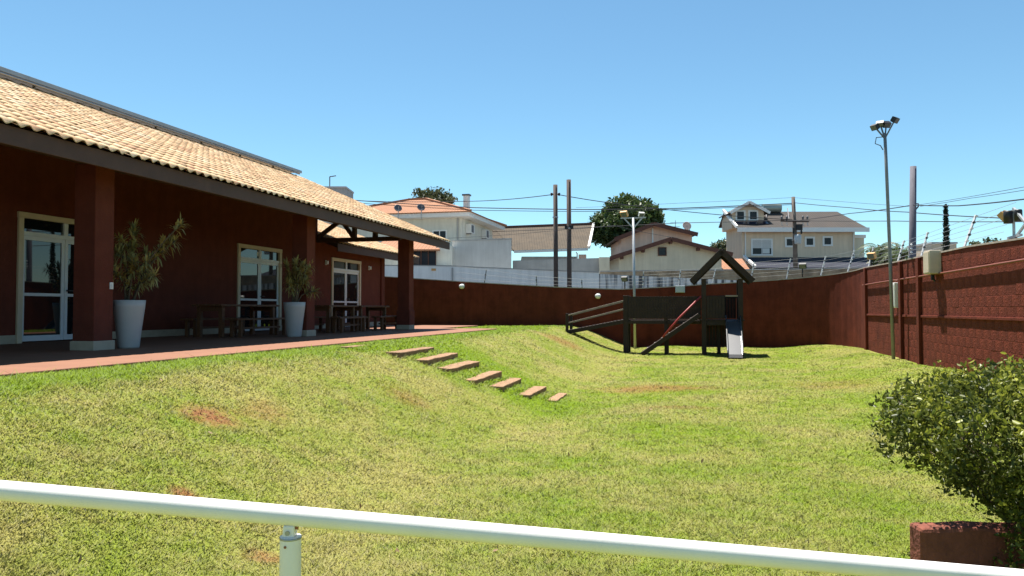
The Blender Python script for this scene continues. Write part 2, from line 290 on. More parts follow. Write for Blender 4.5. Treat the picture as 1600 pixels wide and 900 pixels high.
# ------------------------------------------------------------------ mesh helpers
class MB:
    def __init__(s, o=(0, 0, 0)): s.v = []; s.f = []; s.o = Vector(o); s.uv = None
    def add(s, vs, fs):
        b = len(s.v); s.v += [Vector(x) for x in vs]; s.f += [tuple(b + i for i in f) for f in fs]; return s
    def box(s, x0, x1, y0, y1, z0, z1):
        return s.add([(x0, y0, z0), (x1, y0, z0), (x1, y1, z0), (x0, y1, z0), (x0, y0, z1), (x1, y0, z1), (x1, y1, z1), (x0, y1, z1)],
                     [(0, 3, 2, 1), (4, 5, 6, 7), (0, 1, 5, 4), (1, 2, 6, 5), (2, 3, 7, 6), (3, 0, 4, 7)])
    def beam(s, p, q, w, h, up=(0, 0, 1)):
        p = Vector(p); q = Vector(q); d = (q - p).normalized(); up = Vector(up)
        if abs(d.dot(up)) > 0.99: up = Vector((0, 1, 0))
        a = d.cross(up).normalized() * (w / 2); b = a.cross(d).normalized() * (h / 2)
        vs = [p - a - b, p + a - b, p + a + b, p - a + b, q - a - b, q + a - b, q + a + b, q - a + b]
        return s.add(vs, [(0, 1, 2, 3), (7, 6, 5, 4), (0, 4, 5, 1), (1, 5, 6, 2), (2, 6, 7, 3), (3, 7, 4, 0)])
    def tube(s, pts, r, n=10, r2=None):
        pts = [Vector(p) for p in pts]; k = len(pts); rs = [r + ((r2 if r2 is not None else r) - r) * i / max(1, k - 1) for i in range(k)]
        b = len(s.v); prev = None
        for i, p in enumerate(pts):
            d = (pts[min(i + 1, k - 1)] - pts[max(i - 1, 0)]).normalized()
            if prev is None: ref = Vector((0, 0, 1)) if abs(d.z) < 0.9 else Vector((1, 0, 0)); a = d.cross(ref).normalized()
            else: a = (prev - d * prev.dot(d)).normalized()
            prev = a; c = d.cross(a)
            for j in range(n):
                an = 2 * math.pi * j / n; s.v.append(p + a * (rs[i] * math.cos(an)) + c * (rs[i] * math.sin(an)))
        for i in range(k - 1):
            for j in range(n):
                s.f.append((b + i * n + j, b + i * n + (j + 1) % n, b + (i + 1) * n + (j + 1) % n, b + (i + 1) * n + j))
        s.f.append(tuple(b + j for j in range(n))[::-1]); s.f.append(tuple(b + (k - 1) * n + j for j in range(n)))
        return s
    def lathe(s, prof, c=(0, 0, 0), n=24):
        c = Vector(c); b = len(s.v)
        for r, z in prof:
            for j in range(n): an = 2 * math.pi * j / n; s.v.append(c + Vector((r * math.cos(an), r * math.sin(an), z)))
        for i in range(len(prof) - 1):
            for j in range(n): s.f.append((b + i * n + j, b + i * n + (j + 1) % n, b + (i + 1) * n + (j + 1) % n, b + (i + 1) * n + j))
        if prof[0][0] > 1e-4: s.f.append(tuple(b + j for j in range(n))[::-1])
        if prof[-1][0] > 1e-4: s.f.append(tuple(b + (len(prof) - 1) * n + j for j in range(n)))
        return s
    def prism(s, poly, d):
        """poly: list of 3-D points, extruded by vector d"""
        d = Vector(d); k = len(poly); b = len(s.v); s.v += [Vector(p) for p in poly] + [Vector(p) + d for p in poly]
        s.f.append(tuple(b + i for i in range(k))[::-1]); s.f.append(tuple(b + k + i for i in range(k)))
        for i in range(k): j = (i + 1) % k; s.f.append((b + i, b + j, b + k + j, b + k + i))
        return s
    def build(s, name, mat, parent=None, smooth=False, bevel=0.0):
        me = bpy.data.meshes.new(name); me.from_pydata([tuple(p - s.o) for p in s.v], [], s.f)
        fix_normals(me)
        if smooth: me.polygons.foreach_set('use_smooth', [len(p.vertices) <= 4 for p in me.polygons])
        me.materials.append(MATS[mat]); me.update()
        o = bpy.data.objects.new(name, me); col.objects.link(o)
        if parent: o.parent = parent
        if bevel:
            bv = o.modifiers.new('bevel', 'BEVEL'); bv.width = bevel; bv.segments = 2; bv.limit_method = 'ANGLE'; bv.angle_limit = math.radians(40)
        return o
import bmesh
def fix_normals(me):
    bm = bmesh.new(); bm.from_mesh(me); bmesh.ops.recalc_face_normals(bm, faces=bm.faces); bm.to_mesh(me); bm.free()
def tag(o, label=None, cat=None, group=None, kind=None):
    if label: o['label'] = label
    if cat: o['category'] = cat
    if group: o['group'] = group
    if kind: o['kind'] = kind
    return o
def thing(name, label, cat, loc=(0, 0, 0), rz=0.0, group=None):
    o = bpy.data.objects.new(name, None); col.objects.link(o); o.empty_display_size = 0.2
    o.location = loc; o.rotation_euler = (0, 0, rz); return tag(o, label, cat, group, 'thing')
def st_thing(name, label, cat, s, t, z, group=None):
    """thing in the garden frame: its parts are built with MB(o=(t, s, z)) in (t, s, z) coordinates"""
    return thing(name, label, cat, ST(s, t, z), -A, group), (t, s, z)
def npmesh(name, V, Fc, mat, parent=None, rnd=None, smooth=False):
    """fast mesh from numpy arrays; Fc (m,k); rnd: per-face value stored in attribute 'rnd'"""
    V = np.asarray(V, np.float32); Fc = np.asarray(Fc, np.int32); m_, k = Fc.shape
    me = bpy.data.meshes.new(name); me.vertices.add(len(V)); me.vertices.foreach_set('co', V.ravel())
    me.loops.add(m_ * k); me.loops.foreach_set('vertex_index', Fc.ravel()); me.polygons.add(m_)
    me.polygons.foreach_set('loop_start', np.arange(0, m_ * k, k, dtype=np.int32))
    if rnd is not None: a = me.attributes.new('rnd', 'FLOAT', 'FACE'); a.data.foreach_set('value', np.asarray(rnd, np.float32))
    if smooth: me.polygons.foreach_set('use_smooth', np.ones(m_, bool))
    me.materials.append(MATS[mat]); me.update(calc_edges=True); me.validate()
    o = bpy.data.objects.new(name, me); col.objects.link(o)
    if parent: o.parent = parent
    return o
def leaves(name, pts, size, mat, parent=None, aspect=0.5, rnd=None, up=0.3, seed=1, jitter=0.35, rounded=False):
    """one leaf-shaped folded pair of triangles at each point"""
    r = np.random.default_rng(seed); pts = np.asarray(pts, float); n = len(pts)
    d = r.normal(size=(n, 3)); d[:, 2] += up; d /= np.linalg.norm(d, axis=1)[:, None]
    q = r.normal(size=(n, 3)); sd = np.cross(d, q); sd /= np.linalg.norm(sd, axis=1)[:, None]; nn = np.cross(d, sd)
    L_ = size * (1 + jitter * r.normal(size=n)).clip(0.4, 1.8); W = (L_ * aspect / 2)[:, None]; L_ = L_[:, None]
    a = pts; b = pts + d * L_ * 0.5 + sd * W + nn * W * 0.35; c = pts + d * L_; e = pts + d * L_ * 0.5 - sd * W + nn * W * 0.35
    V = np.stack([a, b, c, e], 1).reshape(-1, 3); i = np.arange(n)[:, None] * 4
    Fc = np.concatenate([i + [0, 1, 2], i + [0, 2, 3]], 1).reshape(-1, 3)
    rn = r.random(n) if rnd is None else np.asarray(rnd)
    if rounded:
        k1, k2 = .30, .72; f = nn * W * .35; b2 = sd * W
        V = np.stack([a, a + d * L_ * k1 + b2 * .9 + f, a + d * L_ * k2 + b2 * .85 + f, c, a + d * L_ * k2 - b2 * .85 + f, a + d * L_ * k1 - b2 * .9 + f], 1).reshape(-1, 3); i = np.arange(n)[:, None] * 6
        Fc = np.concatenate([i + [0, 1, 2], i + [0, 2, 3], i + [0, 3, 4], i + [0, 4, 5]], 1).reshape(-1, 3)
        return npmesh(name, V, Fc, mat, parent, np.repeat(rn, 4))
    return npmesh(name, V, Fc, mat, parent, np.repeat(rn, 2))

# ------------------------------------------------------------------ ground
def sstep(a, b, x): x = np.clip((x - a) / (b - a), 0, 1); return x * x * (3 - 2 * x)
def ground_z(s, t):
    s = np.asarray(s, float); t = np.asarray(t, float)
    z = 0.87 * (1 - sstep(-5.55, -2.45, t))
    z = z + 0.05 * np.exp(-((t + 5.6) / 0.8) ** 2) - 0.10 * np.exp(-((t + 2.0) / 1.0) ** 2) * sstep(4, 9, s) * (1 - sstep(19, 25, s))
    z = z + 0.27 * sstep(2.0, 5.0, t) * sstep(8, 16, s)
    z = z + 0.10 * sstep(26, 32, s) * sstep(-3.0, -1.0, t)
    z = z + (0.018 * np.sin(1.3 * s + 0.7 * t) + 0.014 * np.sin(2.1 * t - 0.9 * s + 1.0)) * sstep(-6.6, -5.6, t)
    return z
def gz(s, t): return float(ground_z(s, t))
def drop(px, py):
    """where the sight line of a photo pixel meets the lawn -> (s, t, z)"""
    d = Vector(((px - 800) / F, 1.0, (HOR - py) / F)); k = 3.0
    while k < 40:
        s, t = to_st(d.x * k, d.y * k)
        if EYE + d.z * k <= gz(s, t): return s, t, gz(s, t)
        k += 0.01
    return s, t, gz(s, t)

def build_ground():
    ss = np.arange(-10, 32.31, 0.2); tt = np.arange(-14.0, 5.21, 0.2)
    Sg, Tg = np.meshgrid(ss, tt, indexing='ij'); Z = ground_z(Sg, Tg)
    X = Sg * U.x + Tg * N.x; Y = Sg * U.y + Tg * N.y
    ns, nt_ = Sg.shape; idx = np.arange(ns * nt_).reshape(ns, nt_)
    Fc = np.stack([idx[:-1, :-1], idx[:-1, 1:], idx[1:, 1:], idx[1:, :-1]], -1).reshape(-1, 4)
    o = npmesh('lawn_ground', np.stack([X, Y, Z], -1).reshape(-1, 3), Fc, 'lawn_soil', smooth=True)
    fix_normals(o.data)
    if o.data.polygons[0].normal.z < 0: o.data.flip_normals()
    tag(o, 'sloping garden soil under thin sunlit grass with bare reddish patches', 'lawn', kind='structure')
    g = MB().box(-4000, 4000, -3000, 7000, -2.2, -0.30).build('outer_ground', 'asphalt')
    tag(g, 'flat ground of the street beyond the garden wall', 'ground', kind='structure')
build_ground()

STEPS = [(557, 543, .9, 'half buried weathered plank at the head of the steps', 1), (643, 550, 1.75, 'topmost full timber step below the half buried plank', 0), (683, 560, 1.75, 'second timber step from the top of the bank', 0),
         (717, 573, 1.75, 'third timber step, dark and tilted forward', 2), (755, 590, 1.7, 'fourth timber step, middle of the flight', 0), (791, 600, 1.75, 'fifth timber step, broad and sunlit', 0),
         (831, 613, 1.6, 'sixth timber step with a dark front edge', 0), (870, 622, 1.2, 'narrow timber step sunk in the turf at the foot of the flight', 1)]
BARE = ((-4.42, 6.25, .34, .42, .8), (-0.9, 15.9, 1.7, .95, .55), (-4.3, 24.0, 1.0, 1.4, .5), (-3.58, 4.77, .16, .14, .8), (-4.3, 6.95, .35, .5, .3), (-2.7, 4.4, .2, .15, .6))
def build_grass():
    n = 1150000
    # more blades near the camera: depth drawn with density ~ 1/depth
    d = 2.2 * (33.0 / 2.2) ** rng.random(n); px = rng.uniform(-120, 1720, n)
    x = (px - 800) / F * d; y = d
    s = x * U.x + y * U.y; t = x * N.x + y * N.y
    k = (s < 32.1) & (s > 0.5) & (t < 5.05) & ((t > -6.74) | ((t > -8.88) & (s > 25.32)))
    r2 = (s > 27.2) & (t > 0.14) & ((s - 27.2) ** 2 + (t - 0.14) ** 2 > 4.93 ** 2); k &= ~r2
    s, t, d = s[k], t[k], d[k]; n = len(s)
    # thinner turf where the soil shows
    bare = np.zeros(n); wob = 0.25 * np.sin(9 * s + 4 * np.sin(5 * t)) * np.sin(8 * t + 3 * np.sin(6 * s))
    for (ct, cs, rt, rs, st) in BARE: bare = np.maximum(bare, st * (1 - sstep(0.25, 1.15, np.hypot((t - ct) / rt, (s - cs) / rs) + wob)))
    k = rng.random(n) > bare * 0.9
    s, t, d = s[k], t[k], d[k]; n = len(s)
    clump = np.sin(7.1 * s + 3 * np.sin(2.3 * t)) * np.sin(6.3 * t + 2.5 * np.sin(3.1 * s)) + 0.6 * np.sin(19 * s + 4 * np.sin(7 * t)) * np.sin(17 * t - 5 * np.sin(9 * s))
    x = s * U.x + t * N.x; y = s * U.y + t * N.y; z = ground_z(s, t) - 0.004
    lush = sstep(-4.9, -6.0, t)
    h = (0.012 + 0.016 * rng.random(n) ** 1.5 + 0.010 * np.clip(clump, 0, 1)) * (1 + 0.9 * lush) * (1 + d / 50)
    tall = rng.random(n) < 0.012; h[tall] *= 1.9
    wd = 0.0022 + 0.00080 * d
    h = h * np.interp(d, [3, 10, 30], [1.0, 0.9, 0.62]); rn = rng.random(n)
    # weed tufts scattered over the lawn, long blades hugging the timber steps
    ex = []
    for _ in range(430):
        cd = 2.4 * (26 / 2.4) ** rng.random(); cx = rng.uniform(-700, 800) / F * cd; cs, ct = to_st(cx, cd); q = int(rng.integers(25, 75)); rr = rng.uniform(.03, .13)
        ex.append(np.stack([cs + rng.normal(0, rr, q), ct + rng.normal(0, rr, q), rng.uniform(.020, .055, q), rng.uniform(0, .2, q)], 1))
    for (spx, spy, ln, lab, mode) in STEPS:
        ss_, tt_, zz_ = drop(spx, spy); q = 420; side = rng.choice([-1, 1], q)
        ex.append(np.stack([ss_ + rng.uniform(-ln / 2 - .05, ln / 2 + .05, q), tt_ + side * rng.uniform(.10, .19, q), rng.uniform(.025, .060, q), rng.random(q)], 1))
        q = 90; ex.append(np.stack([ss_ + rng.choice([-1, 1], q) * (ln / 2 + rng.uniform(-.02, .06, q)), tt_ + rng.uniform(-.15, .15, q), rng.uniform(.03, .07, q), rng.random(q)], 1))
    ex = np.concatenate(ex); ex = ex[(ex[:, 1] > -6.7) & (ex[:, 1] < 5.0) & (ex[:, 0] < 32)]
    s = np.concatenate([s, ex[:, 0]]); t = np.concatenate([t, ex[:, 1]]); h = np.concatenate([h, ex[:, 2]]); rn = np.concatenate([rn, ex[:, 3]]); n = len(s)
    x = s * U.x + t * N.x; y = s * U.y + t * N.y; z = ground_z(s, t) - 0.004; d = y; wd = 0.0020 + 0.00060 * np.maximum(d, 2)
    an = rng.uniform(0, 2 * math.pi, n); lean = rng.normal(0, 1.0, (n, 2)) * h[:, None] * 1.0
    a = np.stack([x - np.cos(an) * wd, y - np.sin(an) * wd, z], 1); b = np.stack([x + np.cos(an) * wd, y + np.sin(an) * wd, z], 1)
    c = np.stack([x + lean[:, 0], y + lean[:, 1], z + h], 1)
    V = np.stack([a, b, c], 1).reshape(-1, 3); Fc = np.arange(n * 3).reshape(-1, 3)
    o = npmesh('grass', V, Fc, 'grass_blade', rnd=rn)
    m_ = 110; fd = 2.6 * (24 / 2.6) ** rng.random(m_); fx = rng.uniform(-760, 760, m_) / F * fd; fs = fx * U.x + fd * U.y; ft = fx * N.x + fd * N.y; ok = (ft > -6.5) & (ft < 4.8)
    pts = np.stack([fx, fd, ground_z(fs, ft) + .022], 1)[ok]
    lf = leaves('fallen_leaves', pts, .05, 'leaf_dead', None, .5, None, -.2, 77); tag(lf, 'dry brown leaves scattered over the lawn', 'leaves', kind='stuff')
    tag(o, 'short patchy lawn grass, yellow green in the sun', 'grass', kind='stuff')
build_grass()

# porch floor
o = MB((-9.7, 12, FL)).prism([(-15.5, -8, FL), (-6.76, -8, FL), (-6.76, 25.3, FL), (-8.9, 25.3, FL), (-8.9, 30.2, FL), (-15.5, 30.2, FL)], (0, 0, -.22)).build('porch_floor', 'terracotta_floor', bevel=0.012)
o.location = ST(12, -9.7, FL); o.rotation_euler = (0, 0, -A)
tag(o, 'terracotta coloured porch paving along the clubhouse', 'paving', kind='structure')

# ------------------------------------------------------------------ garden wall
WT = 5.14; WS = 32.2; AR = 5.0
def wall_path():
    pts = []
    for s in np.arange(3.0, WS - AR + .01, 0.4): pts.append((s, WT))
    for a in np.linspace(0, math.pi / 2, 21)[1:]: pts.append((WS - AR + AR * math.sin(a), WT - AR + AR * math.cos(a)))
    for t in np.arange(WT - AR - 0.5, -16.01, -0.5): pts.append((WS, t))
    return pts
WP = wall_path()
def wall_top(s, t):
    """height above eye level of the wall's top"""
    if t > WT - 0.01: return float(np.interp(s, [3, 14.3, 17, 23, 27.2], [0.95, 1.16, 1.24, 1.29, 1.355])) + EYE
    if s > WS - 0.01: return float(np.interp(t, [-16, -13.8, -9.7, -6.1, -3.3, -0.7, 0.14], [1.62, 1.47, 1.18, 0.95, 0.83, 0.95, 1.02])) + EYE
    return EYE + 1.355 + (1.02 - 1.355) * (math.atan2(s - (WS - AR), t - (WT - AR)) / (math.pi / 2))
def wall_hit(px):
    """wall point seen at photo column px -> (s, t, inward normal (ds, dt))"""
    d = (px - 800) / F
    for (s0, t0), (s1, t1) in zip(WP, WP[1:]):
        f = lambda s, t: (U.x * s + N.x * t) - d * (U.y * s + N.y * t)
        a, b = f(s0, t0), f(s1, t1)
        if a * b <= 0:
            k = a / (a - b); s = s0 + (s1 - s0) * k; t = t0 + (t1 - t0) * k
            tx, ty = s1 - s0, t1 - t0; l = math.hypot(tx, ty); return s, t, (ty / l, -tx / l)
    return None
def build_wall():
    W, o0 = st_thing('garden_wall', 'long dark red painted masonry wall closing the garden at the back and right', 'wall', WS, 0, 0)
    core = MB(o0); cop = MB(o0); th = 0.18
    nrm = []
    for i, (s, t) in enumerate(WP):
        a = WP[max(i - 1, 0)]; b = WP[min(i + 1, len(WP) - 1)]; dx, dy = b[0] - a[0], b[1] - a[1]; l = math.hypot(dx, dy); nrm.append((-dy / l, dx / l))
    for i in range(len(WP) - 1):
        (s0, t0), (s1, t1) = WP[i], WP[i + 1]; n0, n1 = nrm[i], nrm[i + 1]
        z0, z1 = wall_top(s0, t0), wall_top(s1, t1)
        q = [(t0, s0), (t1, s1), (t1 + n1[1] * th, s1 + n1[0] * th), (t0 + n0[1] * th, s0 + n0[0] * th)]
        core.add([(*q[0], -0.4), (*q[1], -0.4), (*q[2], -0.4), (*q[3], -0.4), (*q[0], z0), (*q[1], z1), (*q[2], z1), (*q[3], z0)],
                 [(0, 1, 5, 4), (2, 3, 7, 6), (4, 5, 6, 7)])
        e = 0.018
        p = [(t0 - n0[1] * e, s0 - n0[0] * e), (t1 - n1[1] * e, s1 - n1[0] * e), (t1 + n1[1] * (th + e), s1 + n1[0] * (th + e)), (t0 + n0[1] * (th + e), s0 + n0[0] * (th + e))]
        cop.add([(*p[0], z0 + .002), (*p[1], z1 + .002), (*p[2], z1 + .002), (*p[3], z0 + .002), (*p[0], z0 + 0.035), (*p[1], z1 + 0.035), (*p[2], z1 + 0.035), (*p[3], z0 + 0.035)],
                [(0, 1, 5, 4), (2, 3, 7, 6), (4, 5, 6, 7), (3, 2, 1, 0)])
    core.build('wall_core', 'red_wall', W); cop.build('coping', 'coping', W)
    # painted concrete blocks of the near straight run: 300 nearest singly, the rest joined
    BL, BH = 0.40, 0.20
    def blockmesh():
        m = MB(); g = 0.002; c = 0.006; p = 0.0032
        y0, y1, z0, z1 = g, BL - g, g, BH - g
        m.add([(0, y0, z0), (0, y1, z0), (0, y1, z1), (0, y0, z1), (-p, y0 + c, z0 + c), (-p, y1 - c, z0 + c), (-p, y1 - c, z1 - c), (-p, y0 + c, z1 - c)],
              [(4, 5, 6, 7), (0, 1, 5, 4), (1, 2, 6, 5), (2, 3, 7, 6), (3, 0, 4, 7)]); return m
    proto = blockmesh(); me = None; rest = MB(o0); k = 0
    cells = []
    for r in range(-1, 15):
        z = 0.02 + r * BH
        s = 4.0 + (0.2 if r % 2 else 0)
        while s < 26.7:
            if z + BH < min(wall_top(s, WT), wall_top(s + BL, WT)) + 0.01 and z + BH > gz(s, 5.0) - 0.05: cells.append((s, z))
            s += BL
    near = sorted([c for c in cells if c[0] > 13.7], key=lambda c: c[0])[:300]; ns = set(near)
    for c in cells:
        s, z = c; jit = random.uniform(-0.0012, 0.002)
        if c in ns:
            if me is None:
                ob = proto.build('block', 'red_block', W); me = ob.data
            else:
                ob = bpy.data.objects.new('block', me); col.objects.link(ob); ob.parent = W
            ob.location = (WT + 0.001 + jit - o0[0], s - o0[1], z - o0[2]); ob.rotation_euler = (random.uniform(-.004, .004), 0, random.uniform(-.003, .003))
        else: rest.add([(v.x + WT + 0.001 + jit, v.y + s, v.z + z) for v in proto.v], proto.f)
    r_ = rest.build('block_courses', 'red_block', W); r_['kind'] = 'stuff'
    MB(o0).box(WT - 0.038, WT - 0.002, 4, 27.0, EYE - 0.19, EYE - 0.13).build('ledge', 'red_wall', W, bevel=0.01)
    for s in (26.6, 22.1, 20.35, 12.2, 8.0):
        MB(o0).box(WT - 0.075, WT - 0.003, s, s + 0.22, gz(s, 5) - 0.2, wall_top(s, WT) - 0.005).build('pilaster', 'red_wall', W, bevel=0.012)
    c = MB(o0).tube([(WT - 0.05, 27.1, EYE + 0.80), (WT - 0.05, 24, EYE + .805), (WT - 0.05, 18, EYE + .80), (WT - 0.05, 12, EYE + 0.82), (WT - 0.05, 4, EYE + 0.82)], 0.022, 8)
    c.build('conduit', 'red_conduit', W, True)
M('red_conduit', (0.17, 0.048, 0.028), 0.6, 0.1)
build_wall()

# ------------------------------------------------------------------ clubhouse
TW, TC, TE, TR = -12.62, -9.22, -8.50, -14.12       # main wall, column face, eave, ridge
ZFB, ZE, ZR = EYE + 2.08, EYE + 2.32, EYE + 4.74   # fascia bottom, roof plane at the eave, roof plane at the ridge
PT = math.atan2(ZR - ZE, TE - TR); S0, S1 = 0.0, 25.2
CO = (-11.0, 12.0, FL)
club, _ = st_thing('clubhouse', 'long red clubhouse with open porch under a clay tiled roof', 'building', 12.0, -11.0, FL)
def zr(t): return ZE + (TE - t) * math.tan(PT)

TP, TL = 0.22, 0.345                               # tile pitch and exposure
def tile_proto(n=9):
    V = []; Fc = []
    xs = np.linspace(-0.118, 0.118, n)
    prof = 0.018 + 0.025 * np.sign(np.cos(2 * np.pi * xs / TP)) * np.abs(np.cos(2 * np.pi * xs / TP)) ** 0.8
    for x, h in zip(xs, prof): V.append((x, 0.0, h + 0.024))
    for x, h in zip(xs, prof): V.append((x, 0.40, h + 0.004))
    for x, h in zip(xs, prof): V.append((x, 0.0, h + 0.010))
    for i in range(n - 1): Fc.append((i, i + 1, n + i + 1, n + i)); Fc.append((2 * n + i, 2 * n + i + 1, i + 1, i))
    return np.array(V), np.array(Fc)
TV, TF = tile_proto()
def slope_frame(p): return Matrix(((0, -math.cos(p), math.sin(p)), (1, 0, 0), (0, math.sin(p), math.cos(p))))   # columns: along eave, up the slope, normal -> (t, s, z)
def tiled_slope(parent, o0, s0, s1, te, ze, slope_len, n_single, seed, PT=PT):
    r = random.Random(seed); cells = []; TB = slope_frame(PT)
    rows = int(slope_len / TL); cols = int((s1 - s0) / TP)
    for i in range(cols):
        for j in range(rows): cells.append((s0 + (i + 0.5) * TP, j * TL - 0.05))
    def pos(c): return Vector((te - c[1] * math.cos(PT), c[0], ze + c[1] * math.sin(PT)))
    def dist(c):
        p = pos(c); wv = ST(p.y, p.x, p.z); x = 800 + F * wv.x / wv.y if wv.y > 0.5 else -999
        return wv.length if x > -15 else 999
    singles = set(sorted(cells, key=dist)[:n_single]); Vs = []; Fs = []; rn = []; k = 0; me = None
    for c in cells:
        p = pos(c); tilt = r.uniform(-.012, .012); yaw = r.uniform(-.02, .02); lift = r.uniform(0, .006)
        R = TB @ Matrix.Rotation(yaw, 3, 'Z') @ Matrix.Rotation(tilt, 3, 'X'); p = p + TB @ Vector((0, r.uniform(-.012, .012), lift))
        if c in singles:
            if me is None:
                ob = npmesh('tile', TV, TF, 'clay_tile', parent, np.zeros(len(TF)), True); me = ob.data
            else: ob = bpy.data.objects.new('tile', me); col.objects.link(ob); ob.parent = parent
            ob.matrix_local = Matrix.Translation(p - Vector(o0)) @ R.to_4x4()
        else:
            Vs.append(TV @ np.array(R).T + np.array(p - Vector(o0))); Fs.append(TF + k * len(TV)); k += 1; rn += [r.random()] * len(TF)
    o = npmesh('tile_field', np.concatenate(Vs), np.concatenate(Fs), 'clay_tile', parent, rn, True); o['kind'] = 'stuff'
    return o

def door(parent, o0, tw, s0, s1, zt, cut=0.72):
    """double glazed door with a fanlight in a wall facing the lawn"""
    zf = FL; t0 = tw + 0.002
    d = MB(o0); c = 0.11
    d.box(t0 - .1, t0 + .045, s0, s0 + c, zf, zt - c).box(t0 - .1, t0 + .045, s1 - c, s1, zf, zt - c).box(t0 - .1, t0 + .05, s0 - .01, s1 + .01, zt - c, zt)
    dob = d.build('door', 'door_casing', parent, bevel=0.006)
    a, b = s0 + c, s1 - c; zh = zt - c - 0.27; m = (a + b) / 2
    fr = MB(o0); fr.box(t0 - .06, t0 + .02, a, b, zh - 0.06, zh + 0.02).box(t0 - .06, t0 + .018, m - .05, m + .05, zh + .02, zt - c)
    fr.build('transom_bar', 'white_frame', dob, bevel=0.004)
    for p, q in ((a, m - .05), (m + .05, b)):
        MB(o0).box(t0 - .035, t0 - .025, p, q, zh + .02, zt - c).build('fanlight_pane', 'door_glass', dob)
    for k, (p, q) in enumerate(((a, m - 0.006), (m + 0.006, b))):
        st = 0.075; zb = zf + 0.03; zm = zf + (zh - zf) * 0.44
        lf = MB(o0); lf.box(t0 - .055, t0 - .005, p, p + st, zb, zh - .06).box(t0 - .055, t0 - .005, q - st, q, zb, zh - .06)
        lf.box(t0 - .054, t0 - .006, p + st, q - st, zb, zb + .11).box(t0 - .054, t0 - .006, p + st, q - st, zh - .14, zh - .06).box(t0 - .054, t0 - .006, p + st, q - st, zm - .03, zm + .03)
        lf.build('leaf_frame', 'white_frame', dob, bevel=0.004)
        MB(o0).box(t0 - .034, t0 - .026, p + st, q - st, zb + .11, zm - .03).build('pane', 'door_glass', dob)
        MB(o0).box(t0 - .034, t0 - .026, p + st, q - st, zm + .03, zh - .14).build('pane', 'door_glass', dob)
    h = MB(o0); h.beam((t0 + .0, m + .05, zf + 1.03), (t0 + .06, m + .05, zf + 1.03), .03, .03).beam((t0 + .06, m + .035, zf + 1.03), (t0 + .06, m + .17, zf + 1.03), .025, .03)
    h.build('handle', 'black_plastic', dob)
    return dob

